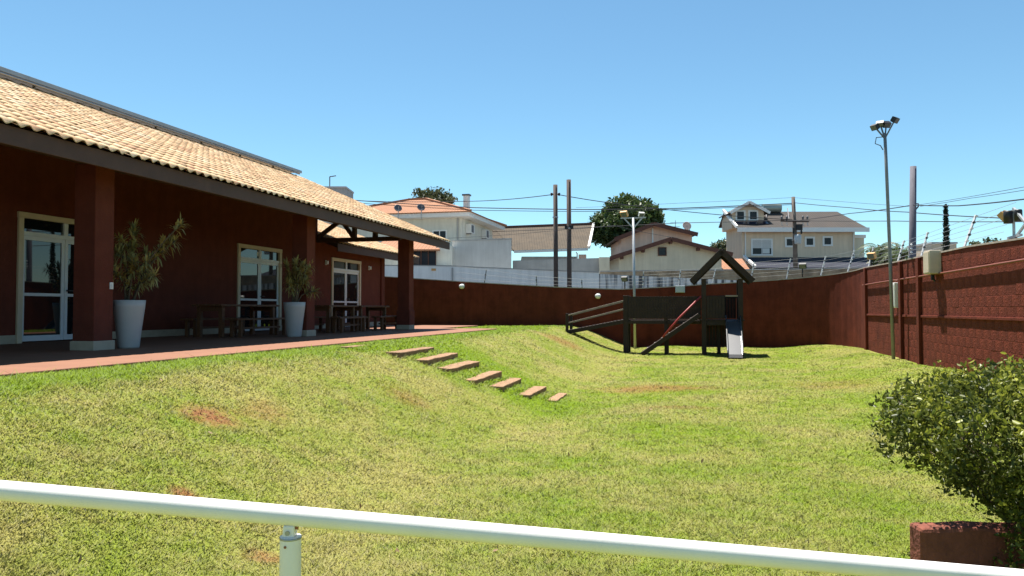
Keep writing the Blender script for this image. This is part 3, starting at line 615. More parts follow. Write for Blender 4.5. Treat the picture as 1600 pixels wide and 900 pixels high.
def build_club():
    # walls (openings left for the two doors)
    wl = MB(CO); d1 = (11.87, 14.15, EYE + 1.87); d2 = (18.98, 21.27, EYE + 1.86)
    th = 0.2; edges = [S0 + 0.5, d1[0], d1[1], d2[0], d2[1], 23.6]
    for a, b in ((edges[0], edges[1]), (edges[2], edges[3]), (edges[4], edges[5])): wl.box(TW - th, TW, a, b, FL, zr(TW) - 0.16)
    for d in (d1, d2): wl.box(TW - th, TW, d[0] + .0005, d[1] - .0005, d[2], zr(TW) - 0.161)
    wl.build('front_wall', 'red_render', club)
    ew = MB(CO); ew.prism([(TW - th - .001, 23.6, FL), (-19.4, 23.6, FL), (-19.4, 23.6, ZE + .1), (TR, 23.6, ZR - .2), (TW - th - .001, 23.6, zr(TW) - .25)], (0, -0.2, 0)); ew.build('end_wall', 'red_render', club)
    MB(CO).box(-19.4, -19.2, S0 + .5, 23.38, FL, ZE).build('rear_wall', 'red_render', club)
    bs = MB(CO)
    for a, b in ((edges[0], edges[1]), (edges[2], edges[3]), (edges[4], edges[5])): bs.box(TW + .002, TW + .022, a, b, FL, FL + 0.16)
    bs.build('skirting', 'cream_base', club)
    for d in (d1, d2):
        dob = door(club, CO, TW, *d)
    # sticker on the fanlight of the farther door
    MB(CO).box(TW - .022, TW - .020, 20.0, 20.2, EYE + 1.58, EYE + 1.69).build('notice_sticker', 'plastic_white', dob)
    # room behind the glass
    MB(CO).box(TW - 4.0, TW - 3.9, S0 + .6, 23.3, FL, FL + 3).build('inner_wall', 'red_render', club)
    # columns
    for s in (10.08, 16.73, 23.37):
        c = MB(CO).box(TC - 0.40, TC, s, s + 0.40, FL + 0.14, EYE + 2.30).build('column', 'red_render', club, bevel=0.012)
        MB(CO).box(TC - 0.425, TC + 0.025, s - .025, s + .425, FL + 0.001, FL + 0.15).build('column_plinth', 'cream_base', c, bevel=0.008)
        if s > 20: MB(CO).box(TC - 0.43, TC + 0.03, s - .03, s + .43, FL + 0.151, FL + 0.62).build('column_collar', 'red_render', c, bevel=0.01)
    # plate beam on the columns, wall plate
    MB(CO).box(TC - .29, TC - .11, S0 + .4, 23.7, EYE + 2.301, EYE + 2.42).build('plate_beam', 'dark_wood', club, bevel=.008)
    # roof deck (boards under the tiles)
    dk = MB(CO); n_ = Vector((math.sin(PT), 0, math.cos(PT)))
    dk.prism([(TE + .02, S0, zr(TE + .02)), (TR, S0, ZR), (TR, S0, ZR - .05), (TE + .02, S0, zr(TE + .02) - .05)], (0, S1 - S0, 0)); dk.build('roof_deck', 'soffit', club)
    MB(CO).prism([(TR - .001, S0, ZR), (2 * TR - TE, S0, ZE), (2 * TR - TE, S0, ZE - .05), (TR - .001, S0, ZR - .05)], (0, S1 - S0, 0)).build('rear_roof_slope', 'clay_tile', club)
    # rafters
    for i, s in enumerate(np.arange(S0 + .35, S1 - .1, 0.85)):
        MB(CO).prism([(TE - .06, s, zr(TE - .06) - .052), (TR + .02, s, ZR - .06), (TR + .02, s, ZR - .19), (TE - .06, s, zr(TE - .06) - .18)], (0, .07, 0)).build('rafter', 'dark_wood', club)
    for t in (-11.0, -12.3, -13.4):
        MB(CO).box(t, t + .1, S0 + .3, S1 - .05, zr(t) - .33, zr(t) - .20).build('purlin', 'dark_wood', club)
    MB(CO).box(TE - .005, TE + .035, S0, S1 + .04, ZFB, ZE + 0.005).build('fascia', 'fascia_wood', club, bevel=.006)
    MB(CO).prism([(TE - .006, S1 + .005, ZFB), (TE - .006, S1 + .005, ZE + .0), (TR, S1 + .005, ZR - .01), (TR, S1 + .005, ZR - .26)], (0, .035, 0)).build('barge_board', 'fascia_wood', club)
    # open gable truss over the last columns
    s = 23.57; zt = EYE + 2.34
    MB(CO).beam((TC - .41, s, zt + .0), (-12.66, s, zt + .0), .12, .14).build('tie_beam', 'dark_wood', club, bevel=.006)
    MB(CO).beam((-11.25, s + .002, zt + .06), (-11.25, s + .002, zr(-11.25) - .15), .12, .16, up=(0, 1, 0)).build('truss_post', 'dark_wood', club)
    MB(CO).beam((-10.5, s + .002, zt + .06), (-10.5, s + .002, zr(-10.5) - .15), .12, .19, up=(0, 1, 0)).build('truss_post', 'dark_wood', club)
    MB(CO).beam((-12.75, s + .004, zt + .0), (-11.66, s + .004, zt + .72), .11, .13).build('truss_strut', 'dark_wood', club)
    MB(CO).beam((-11.27, s + .006, zt + .05), (-11.88, s + .006, zt + .85), .11, .12).build('truss_strut', 'dark_wood', club)
    MB(CO).prism([(TC, s - .05, zr(TC) - .06), (TR, s - .05, ZR - .08), (TR, s - .05, ZR - .30), (TC, s - .05, zr(TC) - .28)], (0, .11, 0)).build('truss_rafter', 'dark_wood', club)
    # tiles and ridge caps
    SL = (TE - TR) / math.cos(PT)
    tiled_slope(club, CO, S0, S1, TE + .06, ZE + .012, SL + .1, 300, 3)
    cap = MB(CO)
    for s in np.arange(S0, S1 - .2, 0.38):
        ring = []
        for y, rr, zz in ((0, .115, .01), (.42, .10, -.012)):
            for a in np.linspace(-0.2, math.pi + 0.2, 8): ring.append((TR + rr * math.cos(a), s + y, ZR + .0 + zz + rr * 0.8 * math.sin(a)))
        cap.add(ring, [(i, i + 1, 8 + i + 1, 8 + i) for i in range(7)])
    c_ = cap.build('ridge_caps', 'clay_tile', club, True); c_['kind'] = 'stuff'
build_club()

# lower annex at the far end
AT = TW - .004; AE = -11.95; AZ = EYE + 2.06; AO = (-13.6, 27.0, FL)
annex, _ = st_thing('annex', 'lower red annex with its own tiled roof, seen under the far porch gable', 'building', 27.0, -13.6, FL)
def build_annex():
    d3 = (24.6, 26.95, EYE + 1.84); ze = AZ + .18; p = math.atan(0.36)
    def za(t): return ze + (AE - t) * math.tan(p)
    wl = MB(AO); top = za(AT) - .12
    for a, b in ((23.602, d3[0]), (d3[1], 29.1)): wl.box(AT - .2, AT, a, b, FL, top)
    wl.box(AT - .2, AT, d3[0] + .0005, d3[1] - .0005, d3[2], top - .001); wl.build('front_wall', 'red_render', annex)
    MB(AO).box(AT - .24, AT + .07, 28.83, 29.14, FL, top - .002).build('corner_pilaster', 'red_render', annex, bevel=.01)
    MB(AO).prism([(AT - .26, 29.08, FL), (-17, 29.08, FL), (-17, 29.08, za(-17) - .15), (AT - .26, 29.08, top)], (0, -.2, 0)).build('end_wall', 'red_render', annex)
    MB(AO).box(AT - 3.5, AT - 3.4, 23.7, 28.8, FL, FL + 2.8).build('inner_wall', 'red_render', annex)
    bs = MB(AO)
    for a, b in ((23.602, d3[0]), (d3[1], 28.82)): bs.box(AT + .002, AT + .022, a, b, FL, FL + .16)
    bs.build('skirting', 'cream_base', annex)
    door(annex, AO, AT, *d3)
    MB(AO).prism([(AE + .02, 23.7, za(AE + .02)), (-17.8, 23.7, za(-17.8)), (-17.8, 23.7, za(-17.8) - .05), (AE + .02, 23.7, za(AE + .02) - .05)], (0, 7.65, 0)).build('roof_deck', 'soffit', annex)
    MB(AO).box(AE - .005, AE + .03, 23.7, 31.4, AZ - .08, ze + .004).build('fascia', 'fascia_wood', annex, bevel=.006)
    for s in np.arange(23.9, 31.3, .85):
        MB(AO).prism([(AE - .03, s, za(AE - .03) - .052), (-12.6, s, za(-12.6) - .052), (-12.6, s, za(-12.6) - .16), (AE - .03, s, za(AE - .03) - .16)], (0, .07, 0)).build('rafter', 'dark_wood', annex)
    tiled_slope(annex, AO, 23.75, 31.4, AE + .05, ze + .012, 6.2, 0, 5, p)
build_annex()

# solar collectors along the ridge
def build_solar():
    o0 = (TR, 14.0, ZR); T, _ = st_thing('solar_collector_row', 'row of grey solar water heating panels along the clubhouse ridge', 'solar panel', 14.0, TR, ZR)
    tf, tb, zf, zb = TR + .34, TR - 1.0, ZR + .115, ZR + .17
    for i in range(14):
        s = -0.15 + i * 1.9
        if s + 1.9 > 25.4: break
        p = MB(o0).prism([(tf, s, zf), (tb, s, zb), (tb, s, zb + .06), (tf, s, zf + .06)], (0, 1.88, 0)).build('panel', 'solar_blue', T)
        MB(o0).box(tf + .001, tf + .03, s - .01, s + 1.89, zf - .02, zf + .075).build('panel_edge', 'alu', p, bevel=.006)
        MB(o0).beam((tf - .15, s + .3, zr(TR + .19) + .02), (tf - .15, s + .3, zf + .0), .04, .04).build('stand', 'alu', T)
    MB(o0).tube([(tf + .01, .0, zf - .055), (tf + .01, 24.4, zf - .055)], .03, 8).build('header_pipe', 'alu', T, True)
build_solar()

# ------------------------------------------------------------------ porch furniture, pots, fittings
def table(s0, s1, t, label, seed):
    T, o0 = st_thing('table', label, 'table', (s0 + s1) / 2, t, FL, 'wooden tables on the porch')
    zt = FL + .77
    for k in range(4):
        a = t - .40 + k * .2025
        MB(o0).box(a, a + .195, s0, s1, zt - .05, zt).build('plank', 'table_wood', T, bevel=.006)
    for s in (s0 + .12, s1 - .22):
        for tt in (t - .34, t + .24): MB(o0).box(tt, tt + .1, s, s + .1, FL + .001, zt - .051).build('leg', 'table_wood', T, bevel=.006)
    MB(o0).box(t - .32, t + .32, s0 + .14, s0 + .19, zt - .16, zt - .052).build('apron', 'table_wood', T); MB(o0).box(t - .32, t + .32, s1 - .19, s1 - .14, zt - .16, zt - .052).build('apron', 'table_wood', T)
def bench(s0, s1, t, label):
    T, o0 = st_thing('bench', label, 'bench', (s0 + s1) / 2, t, FL, 'wooden benches on the porch'); zt = FL + .44
    for k in range(2): MB(o0).box(t - .16 + k * .163, t - .003 + k * .163, s0, s1, zt - .045, zt).build('plank', 'table_wood', T, bevel=.005)
    for s in (s0 + .15, s1 - .23):
        for tt in (t - .15, t + .07): MB(o0).box(tt, tt + .08, s, s + .08, FL + .001, zt - .046).build('leg', 'table_wood', T, bevel=.005)
    MB(o0).box(t - .02, t + .02, s0 + .23, s1 - .23, FL + .18, FL + .23).build('stretcher', 'table_wood', T)
table(19.3, 21.15, -10.35, 'dark wooden table just behind the middle porch column', 1)
table(21.45, 23.6, -10.40, 'wooden table in front of the annex door, nearest the far column', 2)
table(15.5, 18.0, -11.1, 'dark wooden table in deep shade before the middle glass door', 3)
bench(19.3, 21.1, -9.78, 'wooden bench on the lawn side of the table behind the middle column')
bench(19.4, 21.1, -10.95, 'wooden bench on the wall side of the table behind the middle column')
bench(22.2, 24.3, -9.85, 'wooden bench sticking out beside the far column, lawn side of its table')
bench(21.5, 23.6, -11.0, 'wooden bench against the annex door side of the far table')
bench(15.6, 17.9, -10.5, 'dark wooden bench on the lawn side of the shaded table')
bench(15.6, 17.9, -11.7, 'dark wooden bench on the wall side of the shaded table')

def potted(s, t, h, r, ph, lab, plab, seed, lean):
    T, o0 = st_thing('plant_pot', lab, 'pot', s, t, FL, 'tall white pots by the porch columns')
    prof = [(r * .62, .001), (r * .66, .03), (r * .80, h * .45), (r * .96, h * .85), (r, h), (r * .93, h), (r * .90, h - .05)]
    MB(o0).lathe(prof, (t, s, FL), 32).build('pot_body', 'white_pot', T, True)
    MB(o0).lathe([(0.0001, h - .06), (r * .90, h - .055)], (t, s, FL), 24).build('soil', 'soil', T)
    zb = FL + h - .055
    G, g0 = st_thing('dracaena_plant', plab, 'plant', s, t, zb, 'potted dracaena plants')
    r_ = random.Random(seed); nr = np.random.default_rng(seed); tips = []; stem = MB(g0)
    for k in range(11):
        an = r_.uniform(0, 6.28); reach = r_.uniform(.10, .50); hh = ph * r_.uniform(.30, 1.0)
        p = Vector((t + .05 * math.cos(an), s + .05 * math.sin(an), zb)); q = p + Vector((reach * math.cos(an) + lean[0] * hh, reach * math.sin(an) + lean[1] * hh, hh))
        m = (p + q) / 2 + Vector((0, 0, .06)) - Vector((math.cos(an), math.sin(an), 0)) * reach * .25
        stem.tube([p, (p + m) / 2 * 1.0, m, (m + q) / 2 + Vector((0, 0, .03)), q], .018, 6, .010); tips.append((q, (q - m).normalized(), 1.0)); tips.append(((m + q) / 2 + Vector((0, 0, .03)), (q - m).normalized(), .85))
        if k % 2 == 0: tips.append((m, Vector((math.cos(an), math.sin(an), .8)).normalized(), .7))
        if k < 4:
            b = m.lerp(q, .3); e = b + Vector((math.cos(an + 1.4) * .25, math.sin(an + 1.4) * .25, .2)); stem.tube([b, b.lerp(e, .5) + Vector((0, 0, .02)), e], .011, 5, .007); tips.append((e, (e - b).normalized(), .8))
    stem.build('stem', 'bark', G, True)
    V = []; Fc = []; rn = []
    for q, d, sc_ in tips:
        col_ = nr.random() * .5
        for i in range(44):
            v = Vector(nr.normal(size=3)).normalized() + d * .75; v.normalize(); L_ = sc_ * nr.uniform(.13, .25); b0 = q - d * nr.uniform(0, .14)
            sd = v.cross(Vector((0, 0, 1)))
            if sd.length < .1: sd = Vector((1, 0, 0))
            sd = sd.normalized() * .014; tip = b0 + v * L_ + Vector((0, 0, -.35 * L_ * (1 - max(v.z, 0)))); mid = b0 + v * L_ * .55 + Vector((0, 0, .03 * L_)); k = len(V)
            V += [b0 - sd * .5, b0 + sd * .5, mid + sd, mid - sd, tip]; Fc += [(k, k + 1, k + 2), (k, k + 2, k + 3), (k + 3, k + 2, k + 4)]; rn += [min(1, col_ + nr.random() * .5)] * 3
    npmesh('foliage', np.array([tuple(v - Vector(g0)) for v in V]), np.array(Fc), 'leaf_dracaena', G, rn)
potted(10.93, -9.30, .80, .255, 1.36, 'tall white tapered pot beside the nearest porch column', 'straggly dracaena with spiky yellow green tufts in the nearest white pot', 11, (.22, .05))
potted(16.40, -9.36, .82, .255, 1.05, 'tall white tapered pot beside the middle porch column', 'smaller dim dracaena in the white pot by the middle column', 15, (.02, .12))

def sconce(s, lab):
    T, o0 = st_thing('wall_lamp', lab, 'lamp', s, AT, EYE + 1.63, 'small lamps beside the annex door')
    MB(o0).box(AT, AT + .015, s - .05, s + .05, EYE + 1.55, EYE + 1.71).build('back_plate', 'plastic_white', T)
    MB(o0).box(AT + .016, AT + .09, s - .04, s + .04, EYE + 1.57, EYE + 1.69).build('shade', 'plastic_white', T, bevel=.01)
sconce(24.2, 'small white wall lamp on the annex, left of its door'); sconce(27.75, 'small white wall lamp on the annex, right of its door')
T, o0 = st_thing('switch_plate', 'small white switch plate low on the nearest column edge', 'switch', 10.42, TC, FL + 1.02)
MB(o0).box(TC + .001, TC + .02, 10.39, 10.46, FL + .97, FL + 1.08).build('plate', 'plastic_white', T, bevel=.003)
MB(o0).box(TC + .021, TC + .028, 10.41, 10.44, FL + .99, FL + 1.05).build('rocker', 'plastic_white', T)

# ------------------------------------------------------------------ sleeper steps on the bank
for px, py, ln, lab, mode in STEPS:
    s, t, z = drop(px, py)
    hw = .125 if mode != 1 else .09
    zt = z + (.046 if mode != 1 else .035)
    T, o0 = st_thing('timber_step', lab, 'step', s, t, z, 'timber steps down the grassy bank')
    m = MB(o0); k = 9; r = random.Random(px)
    vs = []
    for i in range(k + 1):
        y = s - ln / 2 + ln * i / k; w0 = hw + r.uniform(-.012, .010); w1 = hw + r.uniform(-.012, .010); e = r.uniform(-.006, .005)
        vs += [(t - w0, y, z - .12), (t + w1, y, z - .16), (t + w1, y, zt + e), (t - w0, y, zt + e)]
    fs = [(0, 1, 2, 3), tuple(4 * k + i for i in (3, 2, 1, 0))]
    for i in range(k):
        b = 4 * i
        for j in range(4): fs.append((b + j, b + (j + 1) % 4, b + 4 + (j + 1) % 4, b + 4 + j))
    ob = m.add(vs, fs).build('tread', 'sleeper', T, bevel=.010)
    ob.rotation_euler = (random.uniform(-.01, .01), random.uniform(.0, .05) + (.06 if mode == 2 else 0), random.uniform(-.05, .05))

# ------------------------------------------------------------------ playground tower, bridge and slide
def build_play():
    s0, t0 = 27.35, -0.02; g = gz(s0, t0)
    T, o0 = st_thing('playground_set', 'dark wooden playground tower with gable roof, railed bridge and climbing ramp', 'playground', s0, t0, g)
    Pm = lambda nm, mb, mat='play_wood', bv=.008, par=T: mb.build(nm, mat, par, bevel=bv)
    zd = g + 1.22; tw = 1.38; dp = 1.3
    X = lambda x: t0 + x
    Y = lambda y: s0 + y
    for x in (0, tw - .16):
        for y in (0, dp - .16):
            Pm('post', MB(o0).box(X(x), X(x + .16), Y(y), Y(y + .16), g - .3, g + 2.62))
    for x in (.52, .86): Pm('post', MB(o0).box(X(x), X(x + .12), Y(.5), Y(.62), g - .3, zd - .05))
    for k in range(9): Pm('deck_board', MB(o0).box(X(-.05), X(tw + .05), Y(.0 + k * .145), Y(.138 + k * .145), zd - .04, zd), bv=.004)
    for y in (0.02, dp - .1): Pm('deck_joist', MB(o0).box(X(.161), X(tw - .161), Y(y), Y(y + .07), zd - .2, zd - .041))
    for k in range(10): Pm('slat', MB(o0).box(X(.165 + k * .105), X(.262 + k * .105), Y(.62), Y(.65), g + random.uniform(.24, .30), zd - .045), bv=.003)
    # roof: two boarded slopes with barge boards
    za, ze = g + 3.58, g + 2.52; xm = tw / 2
    for sg in (-1, 1):
        xe = xm + sg * 1.02
        Pm('barge_board', MB(o0).beam((X(xm - sg * .02), Y(-.14), za), (X(xe), Y(-.14), ze), .07, .20, up=(0, 0, 1)))
        Pm('barge_board', MB(o0).beam((X(xm - sg * .02), Y(dp + .14), za), (X(xe), Y(dp + .14), ze), .07, .20, up=(0, 0, 1)))
        for k in range(7):
            f0, f1 = k / 7, (k + .96) / 7
            p = Vector((X(xm + sg * 1.02 * (f0 + f1) / 2), Y(-.10), za + (ze - za) * (f0 + f1) / 2 + .06)); q = p + Vector((0, dp + .2, 0))
            nrm = Vector((sg * (za - ze), 0, 1.02)).normalized()
            Pm('roof_board', MB(o0).beam(p, q, .20, .03, up=nrm), bv=.003)
    Pm('roof_tie', MB(o0).beam((X(.0), Y(.06), g + 2.55), (X(tw), Y(.06), g + 2.55), .07, .10)) if False else None
    # tower railing: boarded on the left half of the front, open above the slide
    zr0 = g + 2.03
    for k in range(6): Pm('slat', MB(o0).box(X(.17 + k * .102), X(.263 + k * .102), Y(.02), Y(.05), zd + .03, zr0), bv=.003)
    for z in (zr0 - .02, zd + .36): Pm('rail', MB(o0).box(X(.162), X(.80), Y(.052), Y(.10), z - .04, z + .04))
    Pm('rail', MB(o0).box(X(.80), X(tw - .165), Y(.052), Y(.10), zr0 - .02, zr0 + .03), 'grey_wood')
    for k in range(10): Pm('slat', MB(o0).box(X(.17 + k * .103), X(.262 + k * .103), Y(dp - .05), Y(dp - .02), zd + .03, zr0), bv=.003)
    Pm('rail', MB(o0).box(X(.162), X(tw - .162), Y(dp - .10), Y(dp - .052), zr0 - .06, zr0 + .02))
    for k in range(9): Pm('slat', MB(o0).box(X(tw - .05), X(tw - .02), Y(.17 + k * .108), Y(.266 + k * .108), zd + .03, zr0), bv=.003)
    # walkway to the left
    xl = -2.72; y0, y1 = .25, 1.15
    for x in (xl, -1.28):
        for y in (y0, y1 - .12):
            s_, t_ = Y(y), X(x); Pm('post', MB(o0).box(X(x), X(x + (.18 if x == xl else .12)), Y(y), Y(y + .14), gz(s_, t_) - .3, zr0 + .04 if x == xl else zr0 - .02))
    for k in range(19):
        x = xl + .02 + k * .142; Pm('deck_board', MB(o0).box(X(x), X(x + .134), Y(y0 + .15), Y(y1 - .15), zd - .04, zd), bv=.003)
    for y in (y0, y1):
        Pm('deck_joist', MB(o0).box(X(xl + .181), X(-.01), Y(y - .14) if y == y1 else Y(y), Y(y) if y == y1 else Y(y + .06), zd - .16, zd - .042))
        for k in range(26):
            x = xl + .19 + k * .0965
            if x > -.1: break
            Pm('slat', MB(o0).box(X(x), X(x + .088), Y(y - .035 if y == y0 else y + .005), Y(y - .005 if y == y0 else y + .035), zd + random.uniform(.015, .03), zr0), bv=.002)
        for z in (zr0 - .04, zd + .36): Pm('rail', MB(o0).box(X(xl + .182), X(-.01), Y(y if y == y0 else y - .05), Y(y + .05 if y == y0 else y), z - .04, z + .04))
    # bridge down to the mound
    xb = -4.75; sB = Y(.7); zb = gz(sB, X(xb)) + .06
    for k in range(16):
        f = (k + .5) / 16; x = xb + (xl - xb) * f; z = zb + (zd - zb) * f
        Pm('bridge_board', MB(o0).box(X(x - .058), X(x + .058), Y(y0 + .05), Y(y1 - .05), z - .035, z), bv=.003)
    for y in (y0, y1):
        Pm('bridge_beam', MB(o0).beam((X(xb - .05), Y(y), zb - .08), (X(xl + .02), Y(y), zd - .08), .06, .14))
        Pm('bridge_post', MB(o0).box(X(xb - .05), X(xb + .05), Y(y - .05), Y(y + .05), gz(Y(y), X(xb)) - .2, zb + .62))
        for dz, dz2 in ((.54, .66), (.26, .36)): Pm('handrail', MB(o0).beam((X(xb), Y(y + .002), zb + dz), (X(xl + .0), Y(y + .002), zd + dz2), .05, .045), 'grey_wood')
    # climbing ramp in front of the walkway with a red pole
    gb = gz(Y(-.65), X(-2.0))
    rp = Pm('ramp_beam', MB(o0).beam((X(-2.0), Y(-.62), gb + .03), (X(-.06), Y(-.02), zd + .17), .09, .15), 'play_wood')
    Pm('ramp_beam', MB(o0).beam((X(-2.0), Y(.10), gb + .03), (X(-.06), Y(.2), zd + .17), .09, .15), 'play_wood')
    for k in range(7):
        f = .1 + k * .125; a = Vector((X(-2.0), Y(-.62), gb + .11)).lerp(Vector((X(-.06), Y(-.02), zd + .25)), f); b = Vector((X(-2.0), Y(.10), gb + .11)).lerp(Vector((X(-.06), Y(.2), zd + .25)), f)
        Pm('rung', MB(o0).beam(a, b, .07, .035), 'grey_wood')
    MB(o0).tube([(X(-1.30), Y(-.45), g + .62), (X(-.75), Y(-.25), g + 1.28), (X(-.02), Y(-.06), g + 2.02)], .035, 8).build('grab_pole', 'red_paint', T, True)
    # slide
    S, so_ = st_thing('playground_slide', 'bright metal slide leading down from the playground tower', 'slide', Y(-1.0), X(.95), g)
    prof = [(.06, zd + .02), (-.18, zd + .0), (-.36, zd - .09), (-1.74, g + .13), (-1.92, g + .06), (-2.02, g + .04)]
    pw = [(Y(y), z) for y, z in prof]; a, b = X(.82), X(1.26)
    ch = MB(so_)
    for (sA, zA), (sB_, zB) in zip(pw, pw[1:]): ch.add([(a, sA, zA), (b, sA, zA), (b, sB_, zB), (a, sB_, zB), (a, sA, zA - .02), (b, sA, zA - .02), (b, sB_, zB - .02), (a, sB_, zB - .02)], [(0, 1, 2, 3), (7, 6, 5, 4), (0, 3, 7, 4), (1, 5, 6, 2)])
    ch.build('chute', 'steel_slide', S)
    for x in (a - .03, b):
        m = MB(so_)
        for (sA, zA), (sB_, zB) in zip(pw[:-1], pw[1:-1]): m.add([(x, sA, zA - .05), (x + .03, sA, zA - .05), (x + .03, sA, zA + .13), (x, sA, zA + .13), (x, sB_, zB - .05), (x + .03, sB_, zB - .05), (x + .03, sB_, zB + .13), (x, sB_, zB + .13)], [(0, 1, 5, 4), (1, 2, 6, 5), (2, 3, 7, 6), (3, 0, 4, 7)])
        m.build('side_rail', 'steel_slide', S)
    for x in (a - .02, b - .03): MB(so_).box(x, x + .05, Y(-1.6), Y(-1.54), g - .2, g + .2).build('leg', 'play_wood', S)
build_play()

# ------------------------------------------------------------------ lamps and fittings on the garden wall
def globe(px, py, lab):
    s, t, (ns, nt2) = wall_hit(px); z = EYE + (HOR - py) / F * (U.y * s + N.y * t)
    T, o0 = st_thing('bulkhead_lamp', lab, 'lamp', s, t, z, 'round white lamps on the back wall')
    MB(o0).box(t - .06, t + .06, s - .05, s - .001, z - .02, z + .10).build('bracket', 'plastic_white', T)
    MB(o0).lathe([(.001, -.13), (.07, -.12), (.115, -.06), (.125, 0), (.10, .05), (.06, .075), (.001, .08)], (t, s - .14, z), 16).build('globe', 'plastic_white', T, True)
globe(723, 447, 'round white lamp on the red back wall, nearest the clubhouse'); globe(935, 462, 'round white lamp on the red back wall left of the bridge')
s, t, _ = wall_hit(1063); z = EYE + (HOR - 452) / F * (U.y * s + N.y * t)
T, o0 = st_thing('junction_box', 'square grey box on the back wall above the playground walkway', 'box', s, t, z)
MB(o0).box(t - .19, t + .19, s - .14, s - .001, z - .14, z + .15).build('case', 'plastic_grey', T, bevel=.01); MB(o0).box(t - .17, t + .17, s - .155, s - .141, z - .12, z + .13).build('lid', 'plastic_grey', T, bevel=.004)
s, t, _ = wall_hit(1467)
T, o0 = st_thing('meter_box', 'beige weathered electrical box high on the right wall', 'box', s, t, EYE + .8)
MB(o0).box(WT - .24, WT - .001, s - .24, s + .24, EYE + .80, EYE + 1.32).build('case', 'box_beige', T, bevel=.012); MB(o0).box(WT - .255, WT - .241, s - .21, s + .21, EYE + .83, EYE + 1.29).build('lid', 'box_beige', T, bevel=.004)
MB(o0).tube([(WT - .1, s, EYE + .79), (WT - .1, s, EYE + .68), (WT - .07, s, EYE + .64)], .025, 8).build('cable_gland', 'black_plastic', T)
MB(o0).tube([(WT - .16, s - .1, EYE + .79), (WT - .16, s - .1, EYE + .66)], .025, 8).build('cable_gland', 'black_plastic', T)
s, t, _ = wall_hit(1404)
T, o0 = st_thing('panel_box', 'narrow upright white box on the wall behind the tall floodlight pole', 'box', s, WT, EYE)
MB(o0).box(WT - .14, WT - .02, s - .19, s + .19, EYE + .05, EYE + .73).build('case', 'plastic_white', T, bevel=.015); MB(o0).box(WT - .15, WT - .141, s - .15, s + .15, EYE + .10, EYE + .68).build('lid', 'plastic_white', T, bevel=.004)

def flood_head(o0, c, aim, T, w_=.24, mat='pole_grey'):
    c = Vector(c); aim = Vector(aim).normalized(); R = aim.to_track_quat('Y', 'Z').to_matrix()
    m = MB(o0); bx = MB().box(-w_ / 2, w_ / 2, -.05, .05, -w_ * .38, w_ * .38)
    for k in range(5): bx.box(-w_ / 2 + .02 + k * (w_ - .06) / 4, -w_ / 2 + .035 + k * (w_ - .06) / 4, -.09, -.05, -w_ * .33, w_ * .33)
    m.add([c + R @ v for v in bx.v], bx.f); h = m.build('floodlight_head', mat, T)
    g = MB().box(-w_ * .43, w_ * .43, .051, .056, -w_ * .32, w_ * .32); MB(o0).add([c + R @ v for v in g.v], g.f).build('lens', 'lens_grey', h)
# tall floodlight pole by the right wall
def build_flood_pole():
    s, t = 22.05, 4.88; g = gz(s, t)
    T, o0 = st_thing('floodlight_pole', 'tall slim grey pole with four floodlights beside the right wall', 'light pole', s, t, g)
    top = Vector((t - .13, s + .05, EYE + 4.70))
    MB(o0).tube([(t, s, g - .3), (t - .05, s, g + 2.5), (t - .1, s + .03, g + 4.8), top], .046, 12, .040).build('pole', 'pole_mid', T, True)
    for dx, dy, dz in ((-.22, -.1, .10), (-.07, .12, .22), (.06, .12, .20), (.2, -.1, .26)):
        e = top + Vector((dx, dy, dz)); MB(o0).beam(top + Vector((0, 0, -.15)), e, .03, .03).build('arm', 'pole_grey', T); flood_head(o0, e + Vector((dx * .2, 0, .05)), (dx * 3, -.5, -.55), T, .19, 'black_plastic')
    MB(o0).tube([top + Vector((-.04, 0, -.1)), top + Vector((-.22, -.05, -.12)), top + Vector((-.25, -.05, -.28)), top + Vector((-.12, -.05, -.34)), top + Vector((-.05, 0, -.45))], .012, 6).build('cable_loop', 'wire', T)
build_flood_pole()
def build_t_pole():
    d = 30.6; b = P(992, 480, d); s, t = to_st(b.x, b.y); g = gz(s, t); zt = P(988, 340, d).z
    T, o0 = st_thing('court_light_pole', 'pale metal pole with a crossbar and two floodlights behind the walkway', 'light pole', s, t, g)
    MB(o0).tube([(t, s, g - .3), (t - .05, s, zt)], .05, 12).build('pole', 'galv', T, True)
    t2 = t - .05; MB(o0).beam((t2 - .5, s, zt), (t2 + .5, s, zt), .05, .05).build('crossbar', 'galv', T)
    for sg in (-1, 1): MB(o0).beam((t2, s - .002, zt - .42), (t2 + sg * .36, s - .002, zt - .01), .04, .05).build('brace', 'galv', T)
    flood_head(o0, (t2 - .36, s, zt + .17), (-.3, -.6, -.5), T, .30, 'orange_lamp'); flood_head(o0, (t2 + .32, s, zt + .13), (.3, -.6, -.4), T, .22, 'plastic_white')
build_t_pole()

